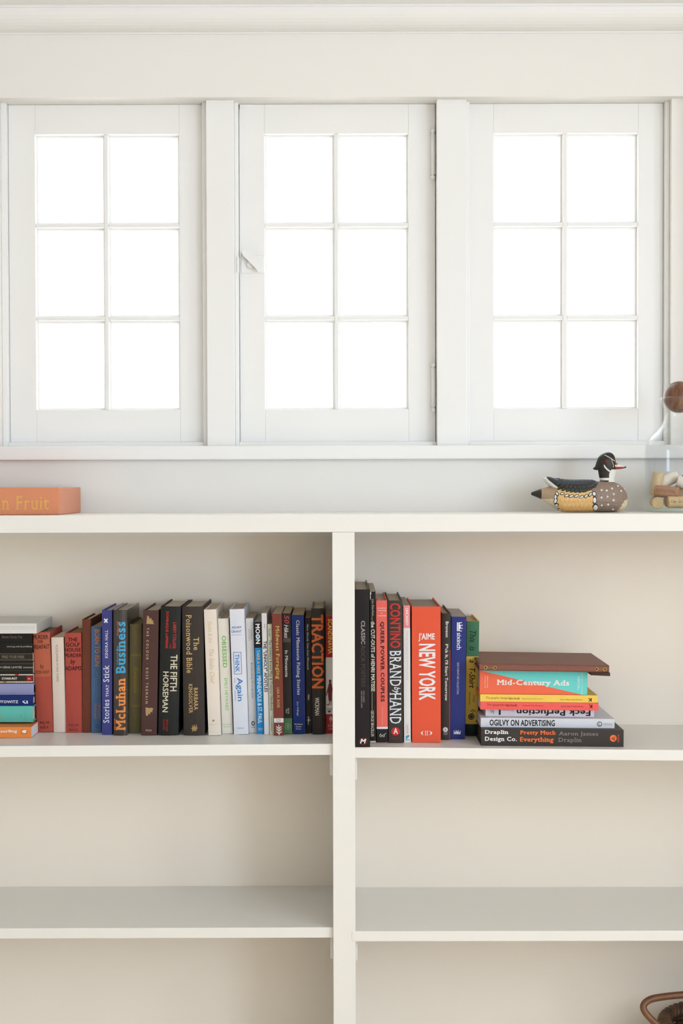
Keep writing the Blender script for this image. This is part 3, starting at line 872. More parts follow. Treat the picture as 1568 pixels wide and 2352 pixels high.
 ('L', 'lavender hardcover with blank spine in the left stack', (-0.6692, 0.136, 1.0118), (20.89, 205.0, 128.0), 0.0, 'hard', 1.0, (150, 152, 192), (150, 140, 130), 0.5, [], []),
 ('L', 'brown-black book edged with white dots and a red label in the left stack', (-0.6679, 0.138, 1.0327), (17.44, 200.0, 126.0), 0.0, 'paper', 0.3, (48, 40, 34), (214, 200, 180), 0.5, [('STARBURST', 56.42, 9.15, 28.3, 3.92, 'h', (226, 222, 210), 'B'), ('inc.', 93.02, 9.05, 5.99, 3.48, 'h', (236, 190, 180), 'b')], [('rect', 93.08, 9.16, 10.88, 9.36, (160, 26, 26)), ('dots', 64.54, 16.13, 73.14, 2.61, (222, 216, 204)), ('dots', 64.45, 2.57, 73.14, 2.61, (222, 216, 204)), ('rect', 69.67, 16.01, 6.75, 2.83, (176, 34, 34)), ('rect', 47.64, 2.34, 6.53, 2.94, (150, 112, 50))]),
 ('L', 'black book with dotted white capital lettering, above the dot-edged book', (-0.6682, 0.138, 1.0501), (22.96, 200.0, 126.0), 0.0, 'paper', 0.3, (32, 31, 25), (214, 200, 180), 0.5, [('SÉRIE LIMITÉE', 62.23, 12.8, 34.61, 4.57, 'h', (178, 172, 160), 'b')], [('rect', 64.46, 19.03, 72.05, 0.87, (84, 80, 70)), ('rect', 64.37, 6.45, 72.05, 0.65, (70, 66, 58)), ('dots', 90.92, 11.96, 18.28, 2.18, (150, 146, 136)), ('dots', 38.39, 12.64, 11.43, 2.18, (150, 146, 136))]),
 ('L', 'dark brown book with grey capital lettering between two grey lines', (-0.6687, 0.138, 1.0731), (16.62, 200.0, 126.0), 0.0, 'paper', 0.3, (44, 38, 32), (214, 200, 180), 0.5, [('FIND YOUR PARK', 64.28, 8.58, 41.36, 5.77, 'h', (126, 116, 100), 'b')], [('rect', 64.98, 14.21, 71.83, 0.87, (104, 94, 80)), ('rect', 64.9, 3.17, 71.83, 1.09, (104, 94, 80))]),
 ('L', 'black book with small upside-down pale lettering in the left stack', (-0.6692, 0.138, 1.0897), (18.91, 200.0, 126.0), 0.0, 'hard', 0.8, (26, 23, 20), (214, 200, 180), 0.5, [('designed by Joe Doucet', 76.51, 10.85, 46.8, 3.59, 'f', (180, 172, 158), 'b')], []),
 ('L', 'black book with grey handwritten script, second from top of the left stack', (-0.6697, 0.138, 1.1086), (17.81, 200.0, 126.0), 0.0, 'hard', 0.6, (27, 25, 22), (214, 200, 180), 0.5, [('Benton Charity Tree', 63.37, 9.29, 37.33, 6.53, 'h', (120, 112, 98), 'si')], []),
 ('L', 'white paperback with fine grey print, topmost of the left stack', (-0.6577, 0.122, 1.1264), (18.8, 200.0, 142.0), 0.0, 'paper', 0.3, (226, 224, 218), (205, 198, 188), 0.5, [('the world is full of obvious things which nobody ever notices at all', 58.3, 12.62, 76.26, 1.95, 'h', (176, 176, 180), 's'), ('and makes everyone look once again at the small things around them', 58.55, 10.23, 76.8, 1.95, 'h', (176, 176, 180), 's'), ('or the careful reader will find much to enjoy in these short pieces', 57.45, 7.85, 74.64, 1.95, 'h', (176, 176, 180), 's')], []),
 ('S', 'tall black paperback overhanging the shelf edge, first right of the divider', (0.0362, 0.0039, 0.9379), (25.46, 276.2, 245.0), -0.0033, 'hard', 0.4, (26, 20, 24), (190, 176, 158), 0.35, [('CLASSIC', 1.56, 200.88, 7.1, 41.15, 'd', (150, 146, 142), 'B'), ('ROCK POSTERS', 1.23, 141.38, 7.1, 71.66, 'd', (66, 60, 54), 'b'), ('MICK FARREN', 2.21, 88.74, 2.27, 20.29, 'd', (160, 156, 152), 's'), ('AND DENNIS LOREN', -1.52, 83.98, 2.27, 29.8, 'd', (160, 156, 152), 's'), ('M', 0.63, 10.64, 10.78, 8.09, 'h', (236, 236, 236), 'Bi')], [('ring', 0.77, 10.07, 13.91, 12.06, (160, 40, 48), 0.7)]),
 ('S', 'thin black paperback with worn white top and cream lettering, second right of the divider', (0.055, 0.0462, 0.9376), (10.27, 269.47, 225.0), 0.0, 'paper', 0.2, (34, 28, 24), (200, 186, 165), 0.5, [('John Elderfield', -0.42, 241.9, 4.91, 29.58, 'd', (190, 184, 168), 's'), ('the CUT-OUTS of HENRI MATISSE', 0.11, 154.27, 6.93, 124.82, 'd', (226, 218, 200), 'B'), ('GEORGE BRAZILLER', -1.01, 34.57, 5.19, 46.9, 'd', (214, 206, 186), 'b')], [('rect', -1.19, 222.0, 1.15, 8.66, (150, 140, 120)), ('rect', -1.5, 74.5, 1.15, 32.47, (150, 140, 120)), ('torn', -3.7, 263.25, 4.04, 17.32, (222, 216, 206)), ('rect', -0.21, 2.11, 10.39, 3.17, (208, 196, 172))]),
 ('S', 'coral hardcover with black title and black foot band', (0.0718, 0.0507, 0.9374), (20.14, 253.42, 200.0), -0.0031, 'hard', 0.4, (242, 112, 98), (206, 190, 180), 0.55, [('MURPHY', 0.36, 239.71, 16.19, 2.02, 'h', (250, 224, 216), 'b'), ('WINTER', 0.49, 235.65, 15.32, 2.02, 'h', (250, 224, 216), 'b'), ('&', 0.17, 231.01, 2.02, 2.02, 'h', (250, 224, 216), 'b'), ('WINTER', 0.44, 226.22, 15.32, 2.02, 'h', (250, 224, 216), 'b'), ('QUEER POWER COUPLES', 0.31, 144.3, 7.81, 142.68, 'd', (46, 22, 24), 'rB'), ('CHRONICLE BOOKS', 0.1, 47.43, 1.45, 33.25, 'd', (250, 200, 190), 's')], [('rect', -0.08, 12.23, 20.53, 24.0, (36, 33, 32)), ('rect', -0.01, 26.19, 20.53, 3.76, (236, 236, 240)), ('specs', 0.5, 13.24, 11.85, 6.94, (228, 228, 228))]),
 ('S', 'dark brown hardcover with tall red and white hand-drawn lettering and red badge', (0.0957, 0.0483, 0.9372), (25.84, 253.76, 200.0), -0.003, 'hard', 0.5, (62, 54, 50), (190, 176, 150), 0.5, [('CONTINO', -0.14, 209.14, 19.06, 80.01, 'd', (196, 54, 46), 'B'), ('BRAND', -0.08, 132.99, 19.93, 63.55, 'd', (222, 232, 240), 'r'), ('by', 1.03, 93.43, 14.44, 12.28, 'd', (226, 232, 238), 'bi'), ('HAND', -0.42, 61.85, 19.93, 54.88, 'd', (222, 232, 240), 'r'), ('ABRAMS', -0.54, 7.93, 19.06, 3.75, 'h', (130, 50, 42), 's'), ('A', -0.33, 21.16, 7.8, 10.4, 'h', (240, 236, 232), 'B')], [('disc', -0.34, 20.43, 15.31, 14.44, (206, 44, 44))]),
 ('S', 'slim white paperback with pink top, beside the big orange-red book', (0.1165, 0.0538, 0.9369), (12.33, 244.36, 200.0), -0.0042, 'paper', 0.3, (226, 224, 222), (186, 172, 156), 0.5, [('UNCANNY', 0.39, 224.4, 5.5, 31.12, 'd', (240, 236, 232), 'b'), ('THE ART & DESIGN OF SHAWN WOLFE', 0.56, 155.38, 3.18, 87.56, 'd', (222, 190, 190), 's'), ('HOUSTON', 0.07, 23.9, 3.18, 15.63, 'd', (220, 110, 120), 's')], [('rect', 0.24, 224.32, 12.16, 39.37, (236, 138, 140)), ('hand', -0.02, 9.62, 7.24, 7.53, (70, 160, 185)), ('rect', 0.1, 4.81, 7.53, 0.87, (80, 76, 72))]),
 ('S', 'thick orange-red hardcover with large worn white lettering', (0.1504, 0.0546, 0.9365), (51.6, 242.85, 200.0), -0.0002, 'hard', 0.3, (230, 90, 60), (176, 166, 155), 0.6, [("J'AIME", 0.57, 188.02, 29.23, 15.27, 'h', (240, 232, 230), 'B'), ('NEW YORK', 1.46, 126.13, 29.88, 100.58, 'd', (240, 232, 234), 'B')], [('arcL', -5.65, 16.78, 8.43, 9.48, (244, 236, 232)), ('arcR', 5.84, 16.75, 8.69, 9.48, (244, 236, 232)), ('rect', -1.43, 16.77, 1.05, 8.95, (244, 236, 232)), ('rect', 1.74, 16.76, 1.05, 8.95, (244, 236, 232))]),
 ('S', 'charcoal hardcover with white lettering and red cover edges', (0.1865, 0.0831, 0.9361), (16.95, 228.72, 180.95), 0.007, 'hard', 1.6, (56, 51, 47), (190, 174, 148), 0.5, [('Bronson', 1.64, 199.6, 5.32, 28.49, 'd', (234, 232, 228), 'b'), ("F*ck It, I'll Start Tomorrow", 0.76, 121.92, 6.39, 102.24, 'd', (234, 232, 228), 'b'), ('ABRAMS', -0.21, 12.4, 8.52, 1.6, 'h', (206, 204, 200), 's'), ('IMAGE', -0.19, 9.98, 6.39, 1.6, 'h', (206, 204, 200), 's'), ('A', -0.38, 18.63, 3.99, 4.66, 'h', (80, 76, 72), 's')], [('disc', -0.37, 18.49, 8.79, 8.92, (226, 224, 220)), ('rect', 7.4, 81.94, 1.06, 161.07, (206, 60, 52))]),
 ('S', 'royal-blue hardcover with white crown logo and lettering', (0.2088, 0.0913, 0.9358), (27.04, 221.82, 172.66), 0.0131, 'paper', 0.3, (40, 52, 124), (190, 180, 172), 0.45, [('sixinch', 0.6, 177.52, 8.28, 30.72, 'd', (236, 238, 244), 'b'), ('2020 FURNITURE COLLECTION', -0.6, 110.43, 3.74, 57.96, 'd', (196, 202, 224), 's')], [('crownD', 1.49, 203.67, 10.15, 16.03, (240, 242, 246)), ('crown', -0.89, 12.7, 12.02, 7.35, (240, 242, 246))]),
 ('S', 'yellow and green hardcover with black handwritten lettering, last of the right row', (0.2371, 0.1248, 0.9355), (23.05, 211.02, 139.22), 0.0149, 'hard', 1.5, (232, 194, 82), (205, 180, 140), 0.55, [('This  is', -0.1, 175.11, 11.5, 37.2, 'd', (30, 44, 34), 'bi'), ('a  T-Shirt', -0.25, 113.96, 10.82, 52.08, 'd', (50, 40, 24), 'bi'), ('Patty', 2.83, 68.43, 4.6, 14.2, 'd', (90, 72, 36), 'si'), ('Hendricks', -4.09, 68.82, 3.79, 24.62, 'd', (90, 72, 36), 'si')], [('rect', -0.08, 178.57, 24.08, 64.93, (68, 118, 84)), ('rect', -0.02, 10.83, 23.81, 21.78, (32, 42, 32)), ('disc', -0.84, 35.73, 11.5, 11.5, (48, 42, 24)), ('ring', -0.84, 35.73, 7.71, 7.71, (200, 170, 80), 0.8), ('spark', 1.8, 45.29, 11.63, 8.79, (90, 76, 36))]),
 ('L', 'charcoal hardcover with white, orange and grey two-line lettering, lowest of the right stack', (0.3712, 0.03, 0.9339), (30.22, 251.7, 205.0), 0.012, 'hard', 0.4, (60, 54, 50), (90, 80, 74), 0.5, [('Draplin', -98.45, 23.37, 41.25, 8.92, 'h', (240, 238, 236), 'rB'), ('Design Co.', -90.81, 11.2, 56.49, 10.03, 'h', (240, 238, 236), 'rB'), ('Pretty Much', -25.74, 23.0, 62.8, 9.29, 'h', (244, 116, 58), 'rB'), ('Everything', -27.23, 10.65, 59.83, 10.78, 'h', (244, 116, 58), 'rB'), ('Aaron James', 45.85, 21.87, 69.49, 8.92, 'h', (140, 134, 130), 'r'), ('Draplin', 31.31, 10.5, 40.51, 10.03, 'h', (140, 134, 130), 'r'), ('ABRAMS', 116.51, 14.86, 2.97, 14.31, 'u', (220, 104, 54), 's'), ('A', 107.75, 14.79, 7.06, 7.06, 'u', (60, 50, 46), 's')], [('disc', 107.56, 15.16, 11.89, 12.26, (244, 116, 58))]),
 ('L', 'white paperback with bold black condensed lettering and grey ring mark, in the right stack', (0.3653, 0.046, 0.9641), (16.84, 237.67, 205.0), 0.012, 'paper', 0.3, (218, 220, 228), (200, 196, 196), 0.5, [('OGILVY ON ADVERTISING', -45.31, 8.3, 115.93, 11.22, 'h', (24, 22, 22), 'B'), ('VINTAGE', 106.63, 7.15, 15.71, 3.74, 'h', (150, 152, 158), 'r'), ('L', 92.0, 7.37, 2.99, 4.86, 'h', (60, 60, 64), 'r')], [('ring', 92.19, 7.37, 9.35, 9.35, (110, 110, 116), 1.6)]),
 ('L', 'white book with upside-down black lettering in the middle of the right stack', (0.3542, 0.066, 0.9809), (13.81, 194.51, 150.0), 0.012, 'paper', 0.3, (222, 222, 228), (210, 205, 200), 0.5, [('Feck Perfuction', 24.47, 7.3, 132.3, 11.31, 'f', (30, 26, 26), 'B'), ('Victore', -56.43, 10.92, 19.98, 4.52, 'f', (196, 80, 90), 's')], [('rect', -71.93, 7.93, 3.39, 11.31, (34, 30, 32)), ('scrawl', -85.26, 8.35, 8.1, 9.8, (110, 108, 110))]),
 ('L', 'thin coral-red paperback with small black lettering in the right stack', (0.3516, 0.052, 0.9947), (13.9, 210.16, 155.0), 0.012, 'paper', 0.2, (244, 98, 92), (214, 196, 190), 0.5, [('The typography', -77.92, 8.26, 32.05, 4.87, 'h', (90, 40, 40), 's'), ('idea book', -50.2, 8.38, 20.62, 4.5, 'h', (70, 26, 28), 'b'), ('Inspiration from 50 masters', -11.38, 7.71, 36.92, 2.62, 'h', (100, 44, 44), 's'), ('Steven Heller & Gail Anderson', 58.27, 7.15, 39.74, 2.62, 'h', (110, 50, 50), 's'), ('K', 90.98, 7.44, 6.0, 6.37, 'f', (40, 24, 24), 'B')], []),
 ('L', 'thin yellow paperback with small black lettering in the right stack', (0.3506, 0.053, 1.0086), (13.43, 209.09, 155.0), 0.012, 'paper', 0.2, (246, 206, 92), (220, 170, 90), 0.5, [('The graphic design', -75.03, 6.46, 38.63, 5.25, 'h', (110, 92, 44), 's'), ('idea book', -44.19, 6.57, 20.63, 4.13, 'h', (80, 64, 30), 'b'), ('Inspiration from 50 masters', -11.57, 5.73, 37.31, 2.63, 'h', (120, 100, 50), 's'), ('Steven Heller & Gail Anderson', 57.91, 5.17, 39.75, 2.63, 'h', (130, 110, 56), 's'), ('K', 90.82, 5.08, 6.38, 6.38, 'f', (44, 34, 24), 'B')], []),
 ('L', 'thick book with diagonal turquoise and orange spine and white serif lettering', (0.3416, 0.056, 1.0221), (42.23, 191.98, 145.0), 0.012, 'hard', 0.6, (244, 112, 80), (226, 206, 190), 0.5, [('Mid-Century Ads', -1.15, 19.68, 129.15, 12.58, 'h', (244, 236, 230), 'rB'), ('TASCHEN', 80.16, 20.51, 4.51, 24.78, 'u', (236, 244, 242), 's'), ('Bibliotheca Universalis', 85.81, 19.93, 3.0, 37.17, 'u', (210, 236, 232), 's'), ('Jim Heimann', -86.59, 22.27, 3.0, 22.15, 'u', (250, 214, 200), 's'), ('Steven Heller', -82.64, 22.07, 2.63, 21.78, 'u', (250, 214, 200), 's')], [('diag', 0.64, 20.91, 190.16, 41.67, (112, 216, 210))]),
]
EXTRA_TEXT = {('en Fruit', 'r'), ('INTERNATIONAL', 'r'), ('Van Gramel', 'ri'), ('FRUIT', 's')}
prepare_lettering({(t[0], t[7]) for b in BOOKS for t in b[10]} | EXTRA_TEXT)
for rec in BOOKS:
    book(rec)


def text_mesh(name, body, sty, m, parent, w, h, place):
    """flat lettering; place(x, z) -> 3-D point in the parent's space"""
    V, Fc = GLYPH[(body, sty)]
    V = fit(V, 0, 0, w, h, 'h')
    bm = bmesh.new()
    vs = [bm.verts.new(place(x, z, k * 8e-6)) for x, z, k in V]
    for f in Fc:
        try:
            bm.faces.new([vs[i] for i in f])
        except ValueError:
            pass
    return add_obj(name, bm, m, parent)


# ------------------------------------------------------------------ orange boxed book on the top board
SHELF_TOP = 1.3454
ob = empty('book', (-0.640, 0.025, SHELF_TOP))
tag(ob, 'glossy orange boxed book with gold serif lettering lying on top of the bookcase', 'book')
cloth = mat('orange_cloth', (216, 138, 100), 0.42, 0.5, noise=0.03, nscale=30)
gold = mat('gold_foil', (226, 172, 92), 0.35, 0.5, metallic=0.3)
bm = bmesh.new()
box(bm, -0.145, 0.145, 0.0, 0.205, 0.0002, 0.0482, 0.0022, 3)
add_obj('case', bm, cloth, ob)
bm = bmesh.new()
box(bm, -0.1450, 0.1453, 0.006, 0.199, 0.0042, 0.0442, 0.0010, 2)
add_obj('inner_case', bm, cloth, ob)
text_mesh('title_lettering', 'en Fruit', 'r', gold, ob, 0.0975, 0.0245, lambda x, z, e: (0.0780 + x, -0.0004 - e, 0.0215 + z))
text_mesh('end_lettering', 'FRUIT', 's', gold, ob, 0.016, 0.010, lambda x, z, e: (0.1456 + e, 0.115 + z * 0.8, 0.024 - x))

# ------------------------------------------------------------------ leather folder on top of the right stack
fd = empty('folder', (0.357, 0.030, 1.0660))
fd.rotation_euler.y = 0.0175
tag(fd, 'brown leather folder with brass eyelets lying on top of the right stack', 'folder')
leather = mat('brown_leather', (128, 78, 64), 0.5, 0.4, noise=0.06, nscale=50, bump=0.25, bscale=900)
leather_d = mat('dark_brown_leather', (64, 44, 36), 0.55, 0.4)
brass = mat('brass', (196, 158, 84), 0.3, 0.5, metallic=1.0)
inkd = mat('dark_hole', (26, 18, 14), 0.7)
hx = 0.1145
bm = bmesh.new()
pr = [(0.186, 0.0128), (0.004, 0.0128), (0.0012, 0.0120), (0.0, 0.0100), (0.0, 0.0030), (0.0012, 0.0010), (0.004, 0.0002), (0.186, 0.0002),
      (0.186, 0.0024), (0.005, 0.0024), (0.0024, 0.0050), (0.0024, 0.0085), (0.005, 0.0104), (0.186, 0.0104)]
prism(bm, pr, -hx, hx, 'X')
add_obj('cover', bm, leather, fd)
bm = bmesh.new()
box(bm, -hx + 0.004, hx - 0.003, 0.006, 0.180, 0.0026, 0.0102)
add_obj('page_block', bm, page_mat((206, 196, 184), 'Z'), fd)
bm = bmesh.new()
prism(bm, [(0.084, 0.010), (hx + 0.002, 0.001), (hx + 0.0015, 0.170), (0.084, 0.170)], -0.0060, -0.0002, 'Z')
add_obj('lower_flap', bm, leather_d, fd)
for ex in (-0.1035, -0.0875, 0.0925, 0.1065):
    bm = bmesh.new()
    tube(bm, [(0.0026 * math.cos(2 * math.pi * k / 16), 0, 0.0026 * math.sin(2 * math.pi * k / 16)) for k in range(16)], 0.0008, 8, True)
    e = add_obj('eyelet', bm, brass, fd, (ex, -0.0004, 0.0062), smooth=True)
    bm = bmesh.new()
    lathe(bm, [(0.0, -0.0001), (0.0022, -0.0001), (0.0022, 0.0003), (0.0, 0.0003)], 14)
    bmesh.ops.rotate(bm, verts=bm.verts[:], cent=(0, 0, 0), matrix=Matrix.Rotation(math.radians(90), 3, 'X'))
    add_obj('hole', bm, inkd, e)
for a, b in ((-0.1035, -0.0875), (0.0925, 0.1065)):
    bm = bmesh.new()
    tube(bm, [(a, -0.0008, 0.0062), ((a + b) / 2, -0.0012, 0.0062), (b, -0.0008, 0.0062)], 0.0006, 6)
    add_obj('cord', bm, brass, fd)
bm = bmesh.new()
for k in range(32):
    a0, a1 = 2 * math.pi * k / 32, 2 * math.pi * (k + 1) / 32
    for r0, r1 in ((0.0175, 0.0160), (0.0140, 0.0132)):
        bm.faces.new([bm.verts.new((-0.034 + r * math.cos(a), 0.095 + r * 1.05 * math.sin(a), 0.01290)) for r, a in ((r0, a0), (r0, a1), (r1, a1), (r1, a0))])
box(bm, -0.044, -0.024, 0.089, 0.091, 0.01285, 0.01295)
box(bm, -0.041, -0.027, 0.097, 0.099, 0.01285, 0.01295)
add_obj('emblem', bm, mat('emblem_stamp', (158, 110, 84), 0.45), fd)

# ------------------------------------------------------------------ painted duck decoy on the top board
# drawing units: 0.1322 mm, x to the right, z up, origin under the middle of the body
U = 0.1322e-3
duck = empty('duck_decoy', (0.4350, 0.135, SHELF_TOP + 0.0002))
tag(duck, 'painted wooden duck decoy with black head and speckled breast on the bookcase top', 'decoy')


def interp(tab, x):
    if x <= tab[0][0]:
        return tab[0][1:]
    for a, b in zip(tab, tab[1:]):
        if x <= b[0]:
            f = (x - a[0]) / (b[0] - a[0])
            f2 = f
            return tuple(p + (q - p) * f2 for p, q in zip(a[1:], b[1:]))
    return tab[-1][1:]


def smooth_tab(tab, n):
    P = spline([Vector((t[0], t[1], t[2])) for t in tab], 6)
    Q = spline([Vector((t[0], t[3], 0)) for t in tab], 6)
    return [(p.x, p.y, p.z, max(q.y, 0.5)) for p, q in zip(P, Q)]


def dk(x, y, zc):
    return ((x - 760) * U, y * U, (948 - zc) * U)


def loft_x(tab, name, m, parent, nsec=36, p=2.3, matfun=None, sub=6):
    """tab rows: x, top, bottom, half width (drawing units)"""
    T = smooth_tab(tab, sub)
    bm = bmesh.new()
    rings = []
    for (x, tp, bt, hw) in T:
        cz, rz = (tp + bt) / 2, (bt - tp) / 2
        ring = []
        for k in range(nsec):
            a = 2 * math.pi * k / nsec
            c, s = math.cos(a), math.sin(a)
            ring.append(bm.verts.new(dk(x, hw * math.copysign(abs(c) ** (2 / p), c), cz - rz * math.copysign(abs(s) ** (2 / p), s))))
        rings.append(ring)
    for A, B in zip(rings, rings[1:]):
        for k in range(nsec):
            f = bm.faces.new((A[k], A[(k + 1) % nsec], B[(k + 1) % nsec], B[k]))
            if matfun:
                c = f.calc_center_median()
                f.material_index = matfun(c.x / U + 760, c.y / U, 948 - c.z / U)
    fs = [bm.faces.new(rings[0]), bm.faces.new(rings[-1][::-1])]
    if matfun:
        for f in fs:
            c = f.calc_center_median()
            f.material_index = matfun(c.x / U + 760, c.y / U, 948 - c.z / U)
    return add_obj(name, bm, m, parent, smooth=True), T


pm = lambda n, c, r=0.5: mat(n, c, r, 0.35, noise=0.10, nscale=180, bump=0.3, bscale=500)
D_BROWN = pm('decoy_brown', (150, 128, 112))
D_OCHRE = pm('decoy_ochre', (234, 188, 122))
D_TAN = pm('decoy_tan', (176, 150, 120))
D_DARK = pm('decoy_black', (46, 42, 36), 0.42)
D_GREEN = pm('decoy_green', (58, 68, 52), 0.42)
D_SLATE = pm('decoy_slate', (64, 68, 74), 0.42)
D_WHITE = pm('decoy_white', (232, 230, 222))
D_CREAM = pm('decoy_cream', (226, 208, 172))
D_RED = pm('decoy_red', (168, 66, 56), 0.4)

BODY = [(102, 672, 708, 22), (150, 652, 728, 48), (250, 618, 775, 95), (340, 592, 832, 140), (430, 566, 895, 180), (520, 545, 938, 206),
        (620, 530, 947, 222), (760, 524, 948, 232), (900, 520, 948, 236), (1000, 520, 948, 234), (1100, 520, 948, 226), (1200, 525, 948, 208),
        (1290, 552, 946, 176), (1350, 592, 932, 142), (1400, 652, 893, 98), (1424, 706, 842, 60), (1432, 758, 790, 20)]


def body_zone(x, y, z):
    if x < 235:
        return 3
    if x < 440:
        return 2 if z < 760 else 4
    if x < 945 + (z - 800) * 0.25:
        return 1
    if z > 700 + (1500 - x) * 0.8 and x > 1250:
        return 4
    return 0


bo, BT = loft_x(BODY, 'body', [D_BROWN, D_OCHRE, D_TAN, D_DARK, D_CREAM], duck, 44, 2.35, body_zone, 8)


def body_at(x, ang):
    """surface point and outward normal; ang 0 = side nearest the camera, +90 = top"""
    tp, bt, hw = interp([(a, b, c, e) for a, b, c, e in BT], x)
    p = 2.35

    def P(xx, an):
        tp, bt, hw = interp(BT, xx)
        c, s = math.cos(an), math.sin(an)
        cz, rz = (tp + bt) / 2, (bt - tp) / 2
        return Vector(dk(xx, -hw * math.copysign(abs(c) ** (2 / p), c), cz - rz * math.copysign(abs(s) ** (2 / p), s)))
    q = P(x, ang)
    du = P(x + 6, ang) - P(x - 6, ang)
    dv = P(x, ang + 0.04) - P(x, ang - 0.04)
    n = du.cross(dv).normalized()
    ctr = Vector(dk(x, 0, (tp + bt) / 2))
    if n.dot(q - ctr) < 0:
        n = -n
    return q, n, du.normalized()


def scale_feather(bm, x, ang, L, W, side, dirv=-1, tilt=0.25, thick=6, twist=0.0):
    """one overlapping feather: a shallow dome, tail end lifted"""
    q, n, t = body_at(x, ang)
    if twist:
        t = (Matrix.Rotation(twist, 3, n) @ t)
    if side > 0:
        q = Vector((q.x, -q.y, q.z))
        n = Vector((n.x, -n.y, n.z))
        t = Vector((t.x, -t.y, t.z))
    b = n.cross(t).normalized()
    t = t * dirv
    ringv = []
    for rr, hgt in ((1.0, 0.0), (0.75, 0.7), (0.35, 1.0)):
        ring = []
        for k in range(10):
            a = 2 * math.pi * k / 10
            u, v = math.cos(a) * rr, math.sin(a) * rr
            lift = thick * hgt + (u + 1) * tilt * 8
            ring.append(bm.verts.new(q + t * (u * L * U) + b * (v * W * U) + n * ((lift - 3) * U)))
        ringv.append(ring)
    for A, B in zip(ringv, ringv[1:]):
        for k in range(10):
            bm.faces.new((A[k], A[(k + 1) % 10], B[(k + 1) % 10], B[k]))
    bm.faces.new(ringv[-1])


R_ = math.radians
# ochre flank feathers
bm = bmesh.new()
for side in (-1, 1):
    for r, zc in enumerate((-8, -30, -50, -68)):
        for k in range(8):
            x = 500 + k * 58 + (r % 2) * 28 + r * 4
            if x < 925:
                scale_feather(bm, x, R_(zc), 40, 34, side)
add_obj('flank_feathers', bm, D_OCHRE, duck, smooth=True)
# brown breast feathers
bm = bmesh.new()
bmc = bmesh.new()
for side in (-1, 1):
    for r in range(9):
        for k in range(8):
            x = 990 + k * 52 + (r % 2) * 25
            an = 72 - r * 17
            if x > 1415:
                continue
            cream = an < 0 and x > 1300 + (an + 60) * 1.2
            if x < 1010 and an > 30:
                continue
            scale_feather(bmc if cream else bm, x, R_(an), 32, 28, side, -1, 0.22, 5)
add_obj('breast_feathers', bm, D_BROWN, duck, smooth=True)
add_obj('belly_feathers', bmc, D_CREAM, duck, smooth=True)
# white spots on the breast
bm = bmesh.new()
for side in (-1, 1):
    for (x, z) in ((1108, 648), (1184, 620), (1278, 585), (1205, 698), (1116, 732), (1032, 744), (1203, 782), (1130, 842), (1318, 655), (1208, 906), (1382, 636), (1040, 850), (1036, 642)):
        tp, bt, hw = interp(BT, x)
        s = ((tp + bt) / 2 - z) / ((bt - tp) / 2)
        an = math.asin(max(-1, min(1, math.copysign(abs(s) ** (2.35 / 2), s))))
        scale_feather(bm, x, an, 18, 18, side, -1, 0.1, 14)
add_obj('breast_spots', bm, D_WHITE, duck, smooth=True)
# white feathers in black outline: rim of the flank
RIM = [(432, 690, 30, 18, -0.9), (412, 735, 36, 18, -1.4), (412, 790, 40, 22, -1.7), (430, 845, 36, 18, -2.0), (485, 905, 36, 20, -2.3),
       (500, 690, 30, 14, 0.1), (560, 715, 34, 16, 0.25), (620, 722, 34, 16, 0.35), (690, 722, 34, 16, 0.4), (760, 735, 34, 16, 0.5), (822, 722, 34, 16, 0.7), (880, 700, 34, 16, 0.8),
       (932, 692, 34, 26, -1.3), (938, 780, 48, 28, -1.5), (958, 880, 62, 38, -1.4)]
bmw = bmesh.new()
bmk = bmesh.new()
for side in (-1, 1):
    for (x, z, L, W, tw) in RIM:
        tp, bt, hw = interp(BT, x)
        s = ((tp + bt) / 2 - z) / ((bt - tp) / 2)
        an = math.asin(max(-1, min(1, math.copysign(abs(s) ** (2.35 / 2), s))))
        scale_feather(bmk, x, an, L + 7, W + 7, side, -1, 0.1, 10, tw)
        scale_feather(bmw, x, an, L, W, side, -1, 0.1, 16, tw)
add_obj('rim_outline', bmk, D_DARK, duck, smooth=True)
add_obj('rim_feathers', bmw, D_WHITE, duck, smooth=True)
# folded wings with upswept tips
WING = [(322, 452, 486, 60), (380, 462, 545, 110), (450, 482, 630, 170), (530, 494, 676, 206), (620, 500, 700, 230), (720, 500, 706, 244), (820, 500, 700, 248), (890, 504, 660, 238), (960, 514, 610, 200), (1020, 530, 575, 120)]


def wing_zone(x, y, z):
    return 1 if z > 610 and x > 430 else (2 if z < 560 else 0)


